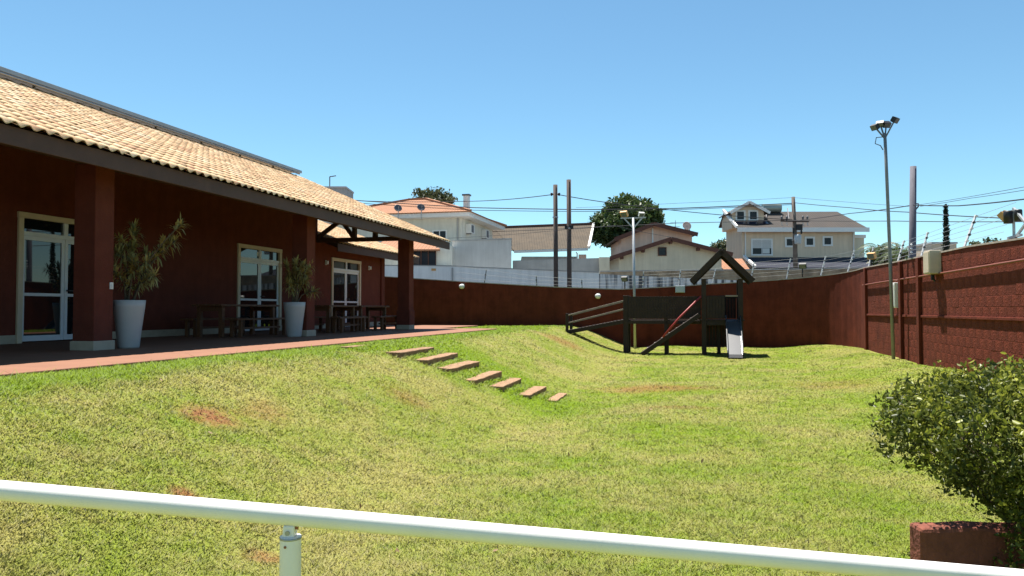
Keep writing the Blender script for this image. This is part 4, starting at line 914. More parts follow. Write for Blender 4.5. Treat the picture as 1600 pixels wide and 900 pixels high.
# electric fence posts on the wall (photo column of foot, column and row of the tip)
FP = [(756, 760, 421), (838, 838, 431), (909, 909, 436), (1004, 1006, 424), (1060, 1064, 421), (1113, 1119, 419), (1172, 1179, 409), (1227, 1236, 404), (1280, 1291, 400),
      (1321, 1336, 391), (1353, 1366, 386), (1398, 1414, 376), (1434, 1451, 363), (1500, 1527, 336)]
ORD = ['first', 'second', 'third', 'fourth', 'fifth', 'sixth', 'seventh', 'eighth', 'ninth', 'tenth', 'eleventh', 'twelfth', 'thirteenth', 'fourteenth']
tips = []
for i, (bx, tx, ty) in enumerate(FP):
    s, t, n = wall_hit(bx); zt = wall_top(s, t) + .036; dep = U.y * s + N.y * t
    # leaning outwards over the street: tip 0.12-0.3 m outside
    out = .10 if i < 4 else .22; s2, t2 = s - n[0] * (out + .09), t - n[1] * (out + .09); sb, tb = s - n[0] * .09, t - n[1] * .09
    tp = P(tx, ty, dep + .15); s3, t3 = to_st(tp.x, tp.y)
    T, o0 = st_thing('electric_fence_post', '%s electric fence post from the left along the wall top' % ORD[i], 'fence post', sb, tb, zt, 'electric fence posts on the garden wall')
    foot = Vector((tb, sb, zt - .005)); tip = Vector((t3, s3, tp.z)); mat = 'pole_grey' if i < 3 else 'galv'
    MB(o0).beam(foot, tip, .035, .035).build('post', mat, T)
    nins = 3 if i < 3 else 5; ins = []
    for k in range(nins):
        f = .2 + .76 * k / (nins - 1); c = foot.lerp(tip, f); MB(o0).tube([c + Vector((0, -.015, 0)), c + Vector((0, -.06, .0)), c + Vector((0, -.075, 0))], .022, 8, .028).build('insulator', 'black_plastic' if k % 2 else 'plastic_white', T, True); ins.append(c + Vector((0, -.08, 0)))
    tips.append(ins)
for k, nm in enumerate(('lowest', 'second lowest', 'middle', 'upper', 'topmost')):
    m = MB(); pts = [ins[k] for ins in tips if len(ins) > k]
    pts = [ST(p.y, p.x, p.z) for p in pts]
    if k < 3: pts = [pts[0] + (pts[0] - pts[1]) * .6] + pts
    o = m.tube(pts + [pts[-1] + (pts[-1] - pts[-2]) * .6], .004, 5).build('electric_fence_wire', 'wire_metal')
    tag(o, '%s thin wire strung along the electric fence posts' % nm, 'wire', 'electric fence wires')

def wall_spot(px, py, lab, mat, aim_t):
    s, t, n = wall_hit(px); zt = wall_top(s, t) + .036; dep = U.y * s + N.y * t; z = max(EYE + (HOR - py) / F * dep, zt + .2); s -= n[0] * .09; t -= n[1] * .09
    T, o0 = st_thing('wall_floodlight', lab, 'floodlight', s, t, zt, 'floodlights on the garden wall')
    MB(o0).tube([(t, s, zt - .005), (t, s, z + .02)], .025, 8).build('stand', 'black_plastic', T, True)
    MB(o0).beam((t - .09, s - .03, z), (t + .09, s - .03, z), .03, .03).build('yoke', 'black_plastic', T); flood_head(o0, (t, s - .1, z + .06), (aim_t, -.8, -.5), T, .26, mat)
wall_spot(976, 438, 'small black floodlight on the back wall left of the walkway', 'black_plastic', -.3)
wall_spot(1252, 418, 'black floodlight with insulators on the wall right of the playground', 'black_plastic', -.3)
wall_spot(1357, 403, 'orange and black floodlight on the curved corner of the wall', 'orange_lamp', -.8)
# braced frame with floodlight at the right edge
def build_frame():
    s, t, n = wall_hit(1577); zt = wall_top(s, t) + .036; dep = U.y * s + N.y * t; zz = EYE + (HOR - 325) / F * dep; t += .09
    T, o0 = st_thing('camera_mast', 'braced steel mast with a floodlight and siren at the right end of the wall', 'mast', s, t, zt)
    ap = Vector((t, s, zz)); MB(o0).beam((t, s, zt - .005), ap, .035, .035).build('upright', 'galv', T)
    MB(o0).beam(ap, (t + .05, s - .75, zt + .0), .035, .035).build('brace', 'galv', T); MB(o0).beam((t, s - .05, zt + .02), (t + .05, s - .8, zt + .42), .035, .035).build('brace', 'galv', T)
    MB(o0).beam((t, s + .25, zt + .04), (t, s - .3, zt + .05), .05, .04).build('foot_bar', 'galv', T)
    MB(o0).lathe([(.075, 0), (.075, .2), (.06, .22)], (t - .07, s + .03, zt + .28), 14).build('siren', 'black_plastic', T, True); MB(o0).lathe([(.06, 0), (.06, .18), (.05, .2)], (t + .03, s - .12, zt + .30), 14).build('siren', 'black_plastic', T, True)
    flood_head(o0, (t - .06, s + .22, zt + .42), (-.5, .5, -.6), T, .2, 'orange_lamp')
build_frame()

# ------------------------------------------------------------------ neighbourhood behind the wall
def roofquad(name, pts, mat, parent, o, thick=.12):
    """sloping roof slab; pts eave-left, eave-right, ridge-right, ridge-left; UV in metres"""
    p = [Vector(x) for x in pts]; nrm = (p[1] - p[0]).cross(p[-1] - p[0]).normalized()
    if nrm.z < 0: nrm = -nrm
    vs = [v - Vector(o) for v in p] + [v - nrm * thick - Vector(o) for v in p]; k = len(p)
    fs = [tuple(range(k)), tuple(range(2 * k - 1, k - 1, -1))] + [(i, (i + 1) % k, k + (i + 1) % k, k + i) for i in range(k)]
    me = bpy.data.meshes.new(name); me.from_pydata([tuple(v) for v in vs], [], fs); fix_normals(me)
    uvl = me.uv_layers.new(name='UVMap'); ux = (p[1] - p[0]).normalized(); vx = nrm.cross(ux)
    for lp in me.loops:
        v = Vector(vs[lp.vertex_index]); uvl.data[lp.index].uv = (v.dot(ux), v.dot(vx))
    me.materials.append(MATS[mat]); ob = bpy.data.objects.new(name, me); col.objects.link(ob); ob.parent = parent; return ob
def window(parent, o, cx, y, cz, w_, h_, mat='window_dark', fr='trim_white', fw=.10, split=True, facing=-1):
    """window on a wall facing -y (local); frame proud, pane recessed"""
    f = MB(o); x0, x1, z0, z1 = cx - w_ / 2, cx + w_ / 2, cz - h_ / 2, cz + h_ / 2
    f.box(x0 - fw, x0, y - .06, y - .002, z0 - fw, z1 + fw).box(x1, x1 + fw, y - .06, y - .002, z0 - fw, z1 + fw).box(x0, x1, y - .06, y - .002, z1, z1 + fw).box(x0, x1, y - .07, y - .002, z0 - fw, z0)
    if split: f.box(cx - .025, cx + .025, y - .045, y - .003, z0, z1)
    wo_ = f.build('window', fr, parent); MB(o).box(x0, x1, y - .02, y - .003, z0, z1).build('pane', mat, wo_); return wo_

def house_right():
    """beige two storey house with dormer, right of the playground"""
    d = 60.0; b = P(1163, 430, d); T = thing('beige_house', 'large beige two storey house with a small dormer, right of the playground roof', 'house', (P(1250, 0, d).x, d, -.1)); o = Vector(T.location)
    L_ = lambda px: P(px, 0, d).x
    H_ = lambda py: P(0, py, d).z
    x0, x1 = L_(1160), L_(1337); ze = H_(356); dep = 4.4; y0, y1 = d, d + dep
    zr_ = ze + 1.70; yr = d + 3.2
    w_ = MB(o); w_.prism([(x0, y0, -.1), (x0, y0, ze - .02), (x0, yr, zr_ - .12), (x0, y1, zr_ - .9), (x0, y1, -.1)], (x1 - x0, 0, 0)); w_.build('wall', 'beige_wall', T)
    roofquad('roof', [(x0 - .5, y0 - .55, ze - .1), (x1 + .85, y0 - .55, ze - .1), (x1 + .0, yr, zr_), (x0 - .5, yr, zr_)], 'roof_tan', T, o, .10)
    roofquad('rear_roof', [(x0 - .5, y1 + .5, zr_ - 1.1), (x1 + .85, y1 + .5, zr_ - 1.1), (x1 + .0, yr + .01, zr_), (x0 - .5, yr + .01, zr_)], 'roof_tan', T, o, .10)
    MB(o).box(x0 - .52, x1 + .88, y0 - .60, y0 - .552, ze - .36, ze - .02).build('fascia', 'trim_white', T)
    MB(o).beam((x0 - .56, y0 - .62, ze + .02), (x0 - .56, yr, zr_ + .1), .14, .22).build('rake_trim', 'trim_white', T)
    MB(o).tube([(x0 + .25, y0 - .1, -.1), (x0 + .25, y0 - .1, ze - .3)], .05, 8).build('downpipe', 'trim_white', T); MB(o).tube([(x1 - .15, y0 - .1, -.1), (x1 - .15, y0 - .1, ze - .3)], .05, 8).build('downpipe', 'trim_white', T)
    # roller shutter window
    cx, cz = L_(1191), H_(386); ww = window(T, o, cx, y0, cz, 1.45, 1.1, 'window_dark', 'trim_white', .12, True)
    for k in range(7): MB(o).box(cx - .72, cx + .72, y0 - .05, y0 - .021, cz - .08 + k * .09, cz - .005 + k * .09).build('shutter_slat', 'shutter', ww)
    MB(o).box(cx + .05, cx + .6, y0 - .04, y0 - .021, cz - .5, cz - .1).build('net_curtain', 'shutter', ww)
    for px in (1235, 1266, 1294): window(T, o, L_(px), y0, H_(377.5 - (px - 1266) * .03), .52, .52, 'window_dark', 'trim_white', .14, False)
    # lower dark roof over the ground floor
    zl = H_(402); roofquad('lower_roof', [(x0 + .2, y0 - 2.8, zl - .95), (x1 + 2.0, y0 - 2.8, zl - .95), (x1 + 1.2, y0 - .02, zl), (x0 + .2, y0 - .02, zl)], 'roof_navy', T, o, .08)
    MB(o).box(x0 + .3, x1 + 1.8, y0 - 2.6, y0 - .03, -.1, zl - 1.06).build('ground_floor_wall', 'beige_wall', T)
    MB(o).beam((x0 + .12, y0 - 2.85, zl - .88), (x0 + .12, y0 - .05, zl + .08), .16, .2).build('rake_trim', 'trim_white', T)
    # right hand stair block
    MB(o).box(x1 + .003, L_(1355), y0 + .4, y1 - .5, -.1, H_(371)).build('stair_block', 'cream_wall', T); MB(o).box(x1 + .003, L_(1357), y0 + .3, y1 - .4, H_(371) + .002, H_(366)).build('parapet_cap', 'trim_white', T)
    # dormer room on the left end of the ridge
    dy0 = d + 1.1; dx0, dx1 = (1145 - 800) / F * dy0, (1195 - 800) / F * dy0; zb = ze + .1
    zt = EYE + (HOR - 330) / F * dy0; za = EYE + (HOR - 315) / F * dy0; xm = (dx0 + dx1) / 2
    MB(o).prism([(dx0, dy0, zb), (dx1, dy0, zb), (dx1, dy0, zt), (xm, dy0, za - .12), (dx0, dy0, zt)], (0, 3.0, 0)).build('dormer_wall', 'beige_wall', T)
    for sg, xe in ((-1, dx0 - .25), (1, dx1 + .35)):
        roofquad('dormer_roof', [(xe, dy0 - .4, zt - .12), (xe, dy0 + 3.1, zt - .12), (xm + sg * .002, dy0 + 3.1, za), (xm + sg * .002, dy0 - .4, za)], 'roof_tan', T, o, .08)
        MB(o).beam((xe, dy0 - .43, zt - .16), (xm, dy0 - .43, za - .06), .05, .22).build('dormer_trim', 'trim_white', T)
    for px in (1158, 1178): window(T, o, EYE * 0 + (px - 800) / F * dy0, dy0, EYE + (HOR - 336.5) / F * dy0, .55, .62, 'window_dark', 'trim_white', .12, False)
    # solar water heater on the roof
    S = thing('solar_water_heater', 'solar water heater with dark panels and a pale tank on the beige house roof', 'solar panel', (L_(1180), y0 + 1.2, ze + .6)); so_ = Vector(S.location)
    def onroof(px, f): yy = y0 - .55 + (yr - y0 + .55) * f; return Vector(((px - 800) / F * d, yy, ze - .1 + (zr_ - ze + .1) * f))
    up = Vector((0, -(zr_ - ze + .1), yr - y0 + .55)).normalized() * .08
    for a, b_ in ((1154, 1170), (1171, 1187), (1188, 1204)):
        q = [onroof(a, .22) + up, onroof(b_, .22) + up, onroof(b_, .42 if b_ < 1195 else .60) + up, onroof(a, .42 if b_ < 1195 else .60) + up]; MB(so_).prism(q, -up * .8).build('panel', 'solar_blue', S)
    tk = [onroof(1212, .90) + Vector((0, 0, .42)), onroof(1240, .90) + Vector((0, 0, .42))]
    MB(so_).tube([tk[0] - Vector((.05, 0, 0)), tk[0], tk[1], tk[1] + Vector((.05, 0, 0))], .34, 14).build('tank', 'tank_glass', S, True)
    for p in (onroof(1209, .55), onroof(1245, .55)): MB(so_).beam(p, p + Vector((.25, 1.0, 1.0)), .07, .07).build('stand', 'pole_grey', S)
    for p in (onroof(1213, .90), onroof(1240, .90)): MB(so_).beam(p, p + Vector((0, 0, .2)), .07, .07).build('stand', 'pole_grey', S)
house_right()

def house_middle():
    d = 50.0; T = thing('cream_house', 'cream gabled house with brown eaves behind the playground', 'house', (P(1045, 0, d).x, d, -.1)); o = Vector(T.location)
    L_ = lambda px: P(px, 0, d).x
    H_ = lambda py: P(0, py, d).z
    x0, x1, xm = L_(967), L_(1128), L_(1047); y0 = d; za = H_(373)
    sl = (H_(373) - H_(403)) / (xm - L_(952)); zl = za - sl * (xm - x0) - .12; zr2 = za - (za - H_(397)) / (L_(1142) - xm) * (x1 - xm) - .12
    MB(o).prism([(x0, y0, -.1), (x1, y0, -.1), (x1, y0, zr2), (xm, y0, za - .12), (x0, y0, zl)], (0, 7, 0)).build('wall', 'cream_wall', T)
    for xe, ze in ((L_(952), H_(403)), (L_(1142), H_(397))):
        roofquad('roof', [(xe, y0 - .5, ze), (xe, y0 + 7.4, ze), (xm, y0 + 7.4, za + .02), (xm, y0 - .5, za + .02)], 'roof_brown', T, o, .10)
        MB(o).beam((xe, y0 - .52, ze - .06), (xm, y0 - .52, za - .05), .06, .26).build('barge_board', 'brown_eave', T)
    for f in (.0, .45, .8):
        for sg, (xe, ze) in ((-1, (L_(952), H_(403))), (1, (L_(1142), H_(397)))):
            if f == 0 and sg == 1: continue
            x = xm + (xe - xm) * f; z = za + (ze - za) * f; MB(o).box(x - .08, x + .08, y0 - .48, y0 - .003, z - .34, z - .16).build('purlin_end', 'brown_eave', T)
    window(T, o, L_(1035), y0, H_(393), .46, .46, 'window_dark', 'brown_eave', .05, False)
    # taller pink gable behind
    d2 = d + 7.3; G_ = lambda px: P(px, 0, d2).x
    K_ = lambda py: P(0, py, d2).z
    xm2, za2 = G_(1020), K_(350); xl, zl2, xr, zr3 = G_(959), K_(374), G_(1088), K_(366)
    MB(o).prism([(G_(971), d2, -.1), (G_(1082), d2, -.1), (G_(1082), d2, zr3 + .0), (xm2, d2, za2 - .12), (G_(971), d2, zl2 + .05)], (0, 6, 0)).build('upper_wall', 'pink_wall', T)
    for xe, ze in ((xl, zl2), (xr, zr3)):
        roofquad('upper_roof', [(xe, d2 - .6, ze), (xe, d2 + 6.3, ze), (xm2, d2 + 6.3, za2 + .02), (xm2, d2 - .6, za2 + .02)], 'roof_brown', T, o, .10)
        MB(o).beam((xe, d2 - .62, ze - .07), (xm2, d2 - .62, za2 - .05), .06, .30).build('barge_board', 'brown_eave', T)
    MB(o).box(xm2 - .05, xm2 + .05, d2 - .1, d2 - .003, zl2 - .5, za2 - .3).build('vent_pipe', 'trim_white', T)
    c = MB(o).box(G_(1068), G_(1082), d2 + .6, d2 + 1.6, zr3 - 1.0, K_(357)).build('chimney', 'brown_eave', T)
    MB(o).box(G_(1072), G_(1080), d2 + .5, d2 + .7, K_(360), K_(356.5)).build('chimney_cap', 'trim_white', c)
    D = thing('satellite_dish', 'pale satellite dish on the chimney of the cream house', 'satellite dish', (G_(1077), d2 + .9, K_(357)), 0, 'satellite dishes on roofs'); do = Vector(D.location)
    dish(D, do, Vector((G_(1077), d2 + .6, K_(351))), .34, Vector((.1, -1, .35)), 'pink_wall'); MB(do).beam((G_(1077), d2 + .9, K_(357) - .005), (G_(1077), d2 + .68, K_(351)), .06, .06).build('mast', 'galv', D)
    A_ = thing('tv_antenna', 'thin television antenna beside the chimney of the cream house', 'antenna', (G_(1065), d2 + 2, zr3 + .6)); ao = Vector(A_.location)
    MB(ao).tube([(G_(1065), d2 + 2, zr3 - .2), (G_(1065), d2 + 2, K_(339))], .02, 6).build('mast', 'pole_grey', A_)
    for k in range(4): MB(ao).beam((G_(1065) - .4 + .06 * k, d2 + 2, K_(343) - k * .3), (G_(1065) + .4 - .06 * k, d2 + 2, K_(343) - k * .3), .025, .025).build('element', 'pole_grey', A_)
def dish(par, o, c, r, aim, mat):
    aim = Vector(aim).normalized(); R = aim.to_track_quat('Z', 'Y').to_matrix(); m = MB()
    m.lathe([(.001, -.12 * r / .34), (r * .5, -.08 * r / .34), (r, 0), (r * .98, .015), (r * .5, -.06 * r / .34), (.001, -.10 * r / .34)], (0, 0, 0), 16)
    MB(o).add([c + R @ v for v in m.v], m.f).build('reflector', mat, par, True)
    f = c + aim * r * .9; MB(o).tube([c + R @ Vector((0, -r, 0)), f], .015, 5).build('feed_arm', 'galv', par)
house_middle()

def house_brown():
    d = 60.0; T = thing('brown_roofed_house', 'low house under a wide weathered brown tile roof behind the two poles', 'house', (P(850, 0, d).x, d, -.1)); o = Vector(T.location)
    el, er = P(803, 391, d), P(919, 387, d); rl, rr = P(772, 356, d + 5.5), P(927, 350, d + 5.5)
    roofquad('roof', [el, er, rr, rl], 'roof_brown', T, o, .14); bl = P(757, 374, d + 2.8)
    b2 = [el + Vector((-.02, .1, 0)), rl + Vector((-.02, 0, 0)), bl + Vector((0, .1, -.0))]
    roofquad('hip_roof', [b2[0], b2[1], P(752, 376, d + 5.6)], 'roof_brown', T, o, .14)
    MB(o).beam(er + Vector((.06, -.05, .03)), rr + Vector((.06, 0, .03)), .18, .22).build('rake_trim', 'trim_white', T); MB(o).beam(P(752, 377, d + 5.4), rl + Vector((-.1, 0, .05)), .16, .2).build('rake_trim', 'trim_white', T)
    MB(o).beam(el + Vector((0, -.06, -.12)), er + Vector((0, -.06, -.12)), .08, .2).build('gutter', 'trim_white', T); MB(o).beam(rl + Vector((0, 0, .05)), rr + Vector((0, 0, .05)), .3, .16).build('ridge_caps', 'brown_eave', T)
    wl = MB(o).box(el.x + .6, er.x - .8, d + .5, d + 8, -.1, el.z - .45); wl.build('wall', 'grey_wall_dark', T)
    MB(o).box(P(905, 0, d).x, er.x - .1, d + .3, d + .49, -.1, er.z - .5).build('side_wall', 'pink_wall', T)
    MB(o).tube([P(900, 390, d) + Vector((0, 0, -.2)), P(902, 396, d), P(902, 420, d)], .06, 6).build('downpipe', 'trim_white', T)
house_brown()

def house_left():
    """pale two storey house with a hipped orange roof behind the clubhouse (aligned with the clubhouse)"""
    c = P(721, 332, 50.0); s, t = to_st(c.x, c.y); zE = c.z
    T, o = st_thing('hipped_house', 'pale green two storey house with an orange hipped roof above the clubhouse porch', 'house', s + 3, t - 4, -.1)
    Wd, Dp, ov = 9.0, 7.6, .75; t1, t0, s0, s1 = t, t - Wd, s, s + Dp; ze = zE
    MB(o).box(t0, t1, s0, s1, -.1, ze - .32).build('wall', 'pale_wall', T)
    MB(o).box(t0 - ov, t1 + ov, s0 - ov, s1 + ov, ze - .318, ze - .20).build('soffit', 'trim_white', T); MB(o).box(t0 - ov - .02, t1 + ov + .02, s0 - ov - .02, s1 + ov + .02, ze - .198, ze - .02).build('fascia', 'trim_white', T)
    a = [(t0 - ov - .1, s0 - ov - .1, ze), (t1 + ov + .1, s0 - ov - .1, ze), (t1 + ov + .1, s1 + ov + .1, ze), (t0 - ov - .1, s1 + ov + .1, ze)]
    rz_ = ze + 1.55; m = (s0 + s1) / 2; r1, r2 = (t0 + 3.9, m, rz_), (t1 - 3.9, m, rz_)
    for q in ([a[0], a[1], r2, r1], [a[2], a[3], r1, r2]): roofquad('roof_slope', q, 'roof_orange', T, o, .07)
    roofquad('roof_slope', [a[1], a[2], r2], 'roof_orange', T, o, .07); roofquad('roof_slope', [a[3], a[0], r1], 'roof_orange', T, o, .07)
    for p, q in ((a[0], r1), (a[1], r2), (a[2], r2), (a[3], r1), (r1, r2)): MB(o).beam(Vector(p) + Vector((0, 0, .03)), Vector(q) + Vector((0, 0, .05)), .22, .12).build('hip_caps', 'roof_orange', T)
    # front window: in (t, s) frame the front faces -s
    window(T, o, t1 - 1.15 - .35, s0, ze - 1.55, .85, .75, 'window_dark', 'trim_white', .08, True)
    MB(o).box(t1 - 4.8, t1 - .55, s0 - 1.2, s0 - 1.05, -.1, ze - 2.3).build('terrace_wall', 'pale_wall', T)
    MB(o).tube([(t1 - .25, s0 - .07, -.1), (t1 - .25, s0 - .07, ze - .33)], .06, 6).build('downpipe', 'grey_wall_dark', T)
    for i, (sy, lab) in enumerate(((s0 + .9, 'air conditioner unit nearest the corner of the hipped house'), (s0 + 4.6, 'farther air conditioner unit on the side of the hipped house'))):
        C, co = st_thing('air_conditioner', lab, 'air conditioner', sy + .4, t1, ze - 1.2, 'air conditioners on the hipped house')
        MB(co).box(t1 + .003, t1 + .38, sy, sy + .85, ze - 1.25, ze - .62).build('case', 'plastic_white', C, bevel=.02); MB(co).lathe([(.22, 0), (.22, .02)], (0, 0, 0), 16)
        g = MB(co); g.box(t1 + .381, t1 + .39, sy + .08, sy + .58, ze - 1.18, ze - .70); g.build('grille', 'pole_grey', C); MB(co).box(t1 + .003, t1 + .36, sy + .1, sy + .15, ze - 1.31, ze - 1.251).build('bracket', 'pole_grey', C)
    for i, (dt, lab) in enumerate(((-4.05, 'grey satellite dish on the left of the orange hipped roof'), (-2.45, 'grey satellite dish on the right of the orange hipped roof'))):
        tt = t1 + dt; D, do = st_thing('satellite_dish', lab, 'satellite dish', s0 - .5, tt, ze + .05, 'satellite dishes on roofs'); 
        b = Vector((tt, s0 - ov - .05, ze - .1)); MB(do).tube([b + Vector((0, 0, -.35)), b + Vector((0, -.12, -.2)), b + Vector((0, -.1, .30))], .03, 6).build('mast', 'galv', D)
        dish(D, do, b + Vector((0, -.16, .42)), .27, Vector((.75, -1, .6)), 'pole_grey')
    # chimney like vent at the right roof corner
    MB(o).box(t1 + .05, t1 + .4, s0 + .2, s0 + .55, ze - .0, ze + 1.15).build('vent_stack', 'trim_white', T); MB(o).box(t1 - .02, t1 + .47, s0 + .13, s0 + .62, ze + 1.151, ze + 1.25).build('vent_cap', 'pole_grey', T)
house_left()

def blocks_left():
    # grey boundary block right of the clubhouse
    d = 44.0; a, b = P(706, 377, d), P(799, 374, d); T = thing('grey_block', 'plain grey rendered block between the porch roof and the brown roof', 'building', ((a.x + b.x) / 2, d, -.1)); o = Vector(T.location)
    MB(o).prism([(a.x, d, -.1), (b.x, d, -.1), (b.x, d, b.z), (a.x, d, a.z)], (0, 5, 0)).build('wall', 'grey_wall', T)
    MB(o).prism([(a.x - .03, d - .03, a.z + .002), (b.x + .03, d - .03, b.z + .002), (b.x + .03, d - .03, b.z + .08), (a.x - .03, d - .03, a.z + .08)], (0, 5.06, 0)).build('coping', 'grey_wall_dark', T)
    d = 46.0; a, b = P(801, 407, d), P(936, 403, d); T = thing('grey_boundary_wall', 'long low grey boundary wall behind the two wooden poles', 'wall', ((a.x + b.x) / 2, d, -.1)); o = Vector(T.location)
    MB(o).prism([(a.x, d, -.1), (b.x, d, -.1), (b.x, d, b.z), (a.x, d, a.z)], (0, .2, 0)).build('panel', 'grey_wall_dark', T); MB(o).box(P(936, 0, d).x + .002, P(952, 0, d).x, d - .2, d + .3, -.1, P(0, 402, d).z).build('end_pier', 'cream_wall', T)
    # small lean-to with orange tiles seen over the porch
    d = 43.0; T = thing('tiled_shed', 'small shed with orange tile roof and dark glazed front beyond the porch corner', 'building', (P(660, 0, d).x, d, -.1)); o = Vector(T.location)
    x0, x1 = P(590, 0, d).x, P(683, 0, d).x; z1 = P(0, 389, d).z
    MB(o).box(x0, x1 - .1, d, d + 3, -.1, z1 - .1).build('wall', 'pale_wall', T); roofquad('roof', [(x0 - .2, d - .5, z1 - .05), (x1 + .2, d - .5, z1 - .05), (x1 - .4, d + 3, z1 + .75), (x0 - .2, d + 3, z1 + .75)], 'roof_orange', T, o, .1)
    for k in range(3): window(T, o, P(652 + k * 11.5, 0, d).x, d, P(0, 404, d).z, .40, .85, 'window_dark', 'brown_eave', .03, False)
    MB(o).box(x1 - .09, P(706, 0, d).x, d + .1, d + 2.5, -.1, P(0, 384, d).z).build('side_wing', 'pale_wall', T)
    MB(o).box(P(642, 0, d).x, P(704, 0, d).x, d - .25, d - .15, -.1, P(0, 417, d).z).build('front_sill_wall', 'white_wall', T)
    # white street wall
    d = 41.0; pts = [(590, 415), (706, 416), (740, 418), (936, 426)]; T = thing('white_street_wall', 'white street wall showing above the left part of the red back wall', 'wall', (P(770, 0, d).x, d, -.1)); o = Vector(T.location)
    for (p0, q0), (p1, q1) in zip(pts, pts[1:]):
        a, b = P(p0, q0, d), P(p1, q1, d); MB(o).prism([(a.x + .004, d, -.1), (b.x, d, -.1), (b.x, d, b.z), (a.x + .004, d, a.z)], (0, .2, 0)).build('panel', 'white_wall', T)
        MB(o).prism([(a.x, d - .02, a.z + .002), (b.x, d - .02, b.z + .002), (b.x, d - .02, b.z + .05), (a.x, d - .02, a.z + .05)], (0, .24, 0)).build('coping', 'grey_wall_dark', T)
    MB(o).tube([P(707, 418, d) + Vector((0, -.05, 0)), P(707, 450, d) + Vector((0, -.05, 0))], .04, 6).build('downpipe', 'grey_wall_dark', T)
    MB(o).box(P(674, 0, d).x, P(681, 0, d).x, d - .03, d - .002, P(0, 423, d).z, P(0, 419.5, d).z).build('wall_plate', 'orange_lamp', T)
    # streaked white wall and mossy wall further right
    pts = [(936, 428), (1000, 431), (1062, 434), (1200, 440)]; T = thing('streaked_street_wall', 'white wall with black weather streaks behind the playground walkway', 'wall', (P(1040, 0, d).x, d, -.1)); o = Vector(T.location)
    for (p0, q0), (p1, q1) in zip(pts, pts[1:]):
        a, b = P(p0, q0, d), P(p1, q1, d); MB(o).prism([(a.x + .004, d, -.1), (b.x, d, -.1), (b.x, d, b.z), (a.x + .004, d, a.z)], (0, .2, 0)).build('panel', 'streaked_wall', T)
    d = 42.5; pts = [(938, 425), (1000, 424), (1090, 423), (1200, 422), (1330, 420), (1440, 416), (1660, 402)]; T = thing('mossy_street_wall', 'brown mossy street wall below the beige house', 'wall', (P(1200, 0, d).x, d, -.1)); o = Vector(T.location)
    for (p0, q0), (p1, q1) in zip(pts, pts[1:]):
        a, b = P(p0, q0, d), P(p1, q1, d); MB(o).prism([(a.x + .004, d, -.1), (b.x, d, -.1), (b.x, d, b.z), (a.x + .004, d, a.z)], (0, .25, 0)).build('panel', 'street_wall_brown', T)
        MB(o).prism([(a.x, d - .03, a.z + .002), (b.x, d - .03, b.z + .002), (b.x, d - .03, b.z + .07), (a.x, d - .03, a.z + .07)], (0, .31, 0)).build('coping', 'concrete', T)
    # terracotta lean-to roof beside the beige house
    d = 52.0; T = thing('lean_to_roof', 'small pinkish tiled lean-to roof left of the beige house', 'building', (P(1148, 0, d).x, d, -.1)); o = Vector(T.location)
    roofquad('roof', [P(1122, 421, d), P(1172, 421, d), P(1160, 404, d + 3), P(1118, 404, d + 3)], 'roof_orange', T, o, .1); MB(o).box(P(1126, 0, d).x, P(1166, 0, d).x, d + .3, d + 3, -.1, P(0, 422, d).z).build('wall', 'pink_wall', T)
    # water tank tower behind the clubhouse roof
    d = 62.0; T = thing('water_tank_tower', 'grey water tank room rising behind the clubhouse ridge', 'building', (P(520, 0, d).x, d, -.1)); o = Vector(T.location)
    MB(o).box(P(498, 0, d).x, P(539, 0, d).x, d, d + 3, -.1, P(0, 293, d).z).build('wall', 'grey_wall_dark', T); MB(o).box(P(497, 0, d).x, P(540, 0, d).x, d - .06, d + 3.06, P(0, 293, d).z + .002, P(0, 290.5, d).z).build('coping', 'grey_wall', T)
    A_ = thing('roof_antenna', 'small bent antenna mast on the grey water tank room', 'antenna', P(514, 291, d + .4)); ao = Vector(A_.location); zt = P(0, 274, d).z
    MB(ao).tube([P(514, 290.6, d + .4), Vector((P(514, 0, d + .4).x, d + .4, zt))], .045, 6).build('mast', 'pole_grey', A_); MB(ao).beam((P(514, 0, d).x - .1, d + .4, zt), (P(522, 0, d).x, d + .4, zt + .08), .07, .07).build('arm', 'pole_grey', A_)
    # small block behind the right wall
    d = 34.0; T = thing('beige_kiosk', 'small beige roofless block showing above the right wall', 'building', (P(1477, 0, d).x, d, -.1)); o = Vector(T.location)
    MB(o).box(P(1457, 0, d).x, P(1496, 0, d).x, d, d + 2, -.1, P(0, 381, d).z).build('wall', 'beige_wall', T); MB(o).box(P(1456, 0, d).x, P(1497, 0, d).x, d - .05, d + 2.05, P(0, 381, d).z + .002, P(0, 378, d).z).build('coping', 'grey_wall', T)
blocks_left()

# poles
def pole(name, lab, pxb, pxt, pyt, d, r, mat, r2=None):
    b = P(pxb, 455, d); T = thing(name, lab, 'pole', (b.x, d, -.12), 0, 'poles outside the wall'); o = Vector(T.location); tp = P(pxt, pyt, d)
    foot = Vector((b.x + (b.x - tp.x) * .2, d, -.3))
    MB(o).tube([foot, foot.lerp(tp, .5), tp], r, 14, r2 or r * .92).build('shaft', mat, T, True); return T, o, tp
T, o, p1 = pole('wooden_pole', 'shorter of two dark wooden poles behind the back wall, with wire fittings', 869, 868, 288, 40, .125, 'pole_wood')
for sg in (-1, 1):
    q = P(868 + sg * 5, 303, 40); MB(o).beam(P(868, 304, 40), q, .06, .06).build('bracket', 'pole_grey', T); MB(o).lathe([(.03, -.08), (.07, -.03), (.05, 0), (.07, .04), (.03, .09)], q + Vector((sg * .03, 0, 0)), 10).build('insulator', 'black_plastic', T, True)
MB(o).lathe([(.15, 0), (.15, .06)], P(868, 340, 40), 14).build('band', 'galv', T)
T, o, p2 = pole('wooden_pole', 'taller of two dark wooden poles behind the back wall', 890, 889, 280, 39, .125, 'pole_wood')
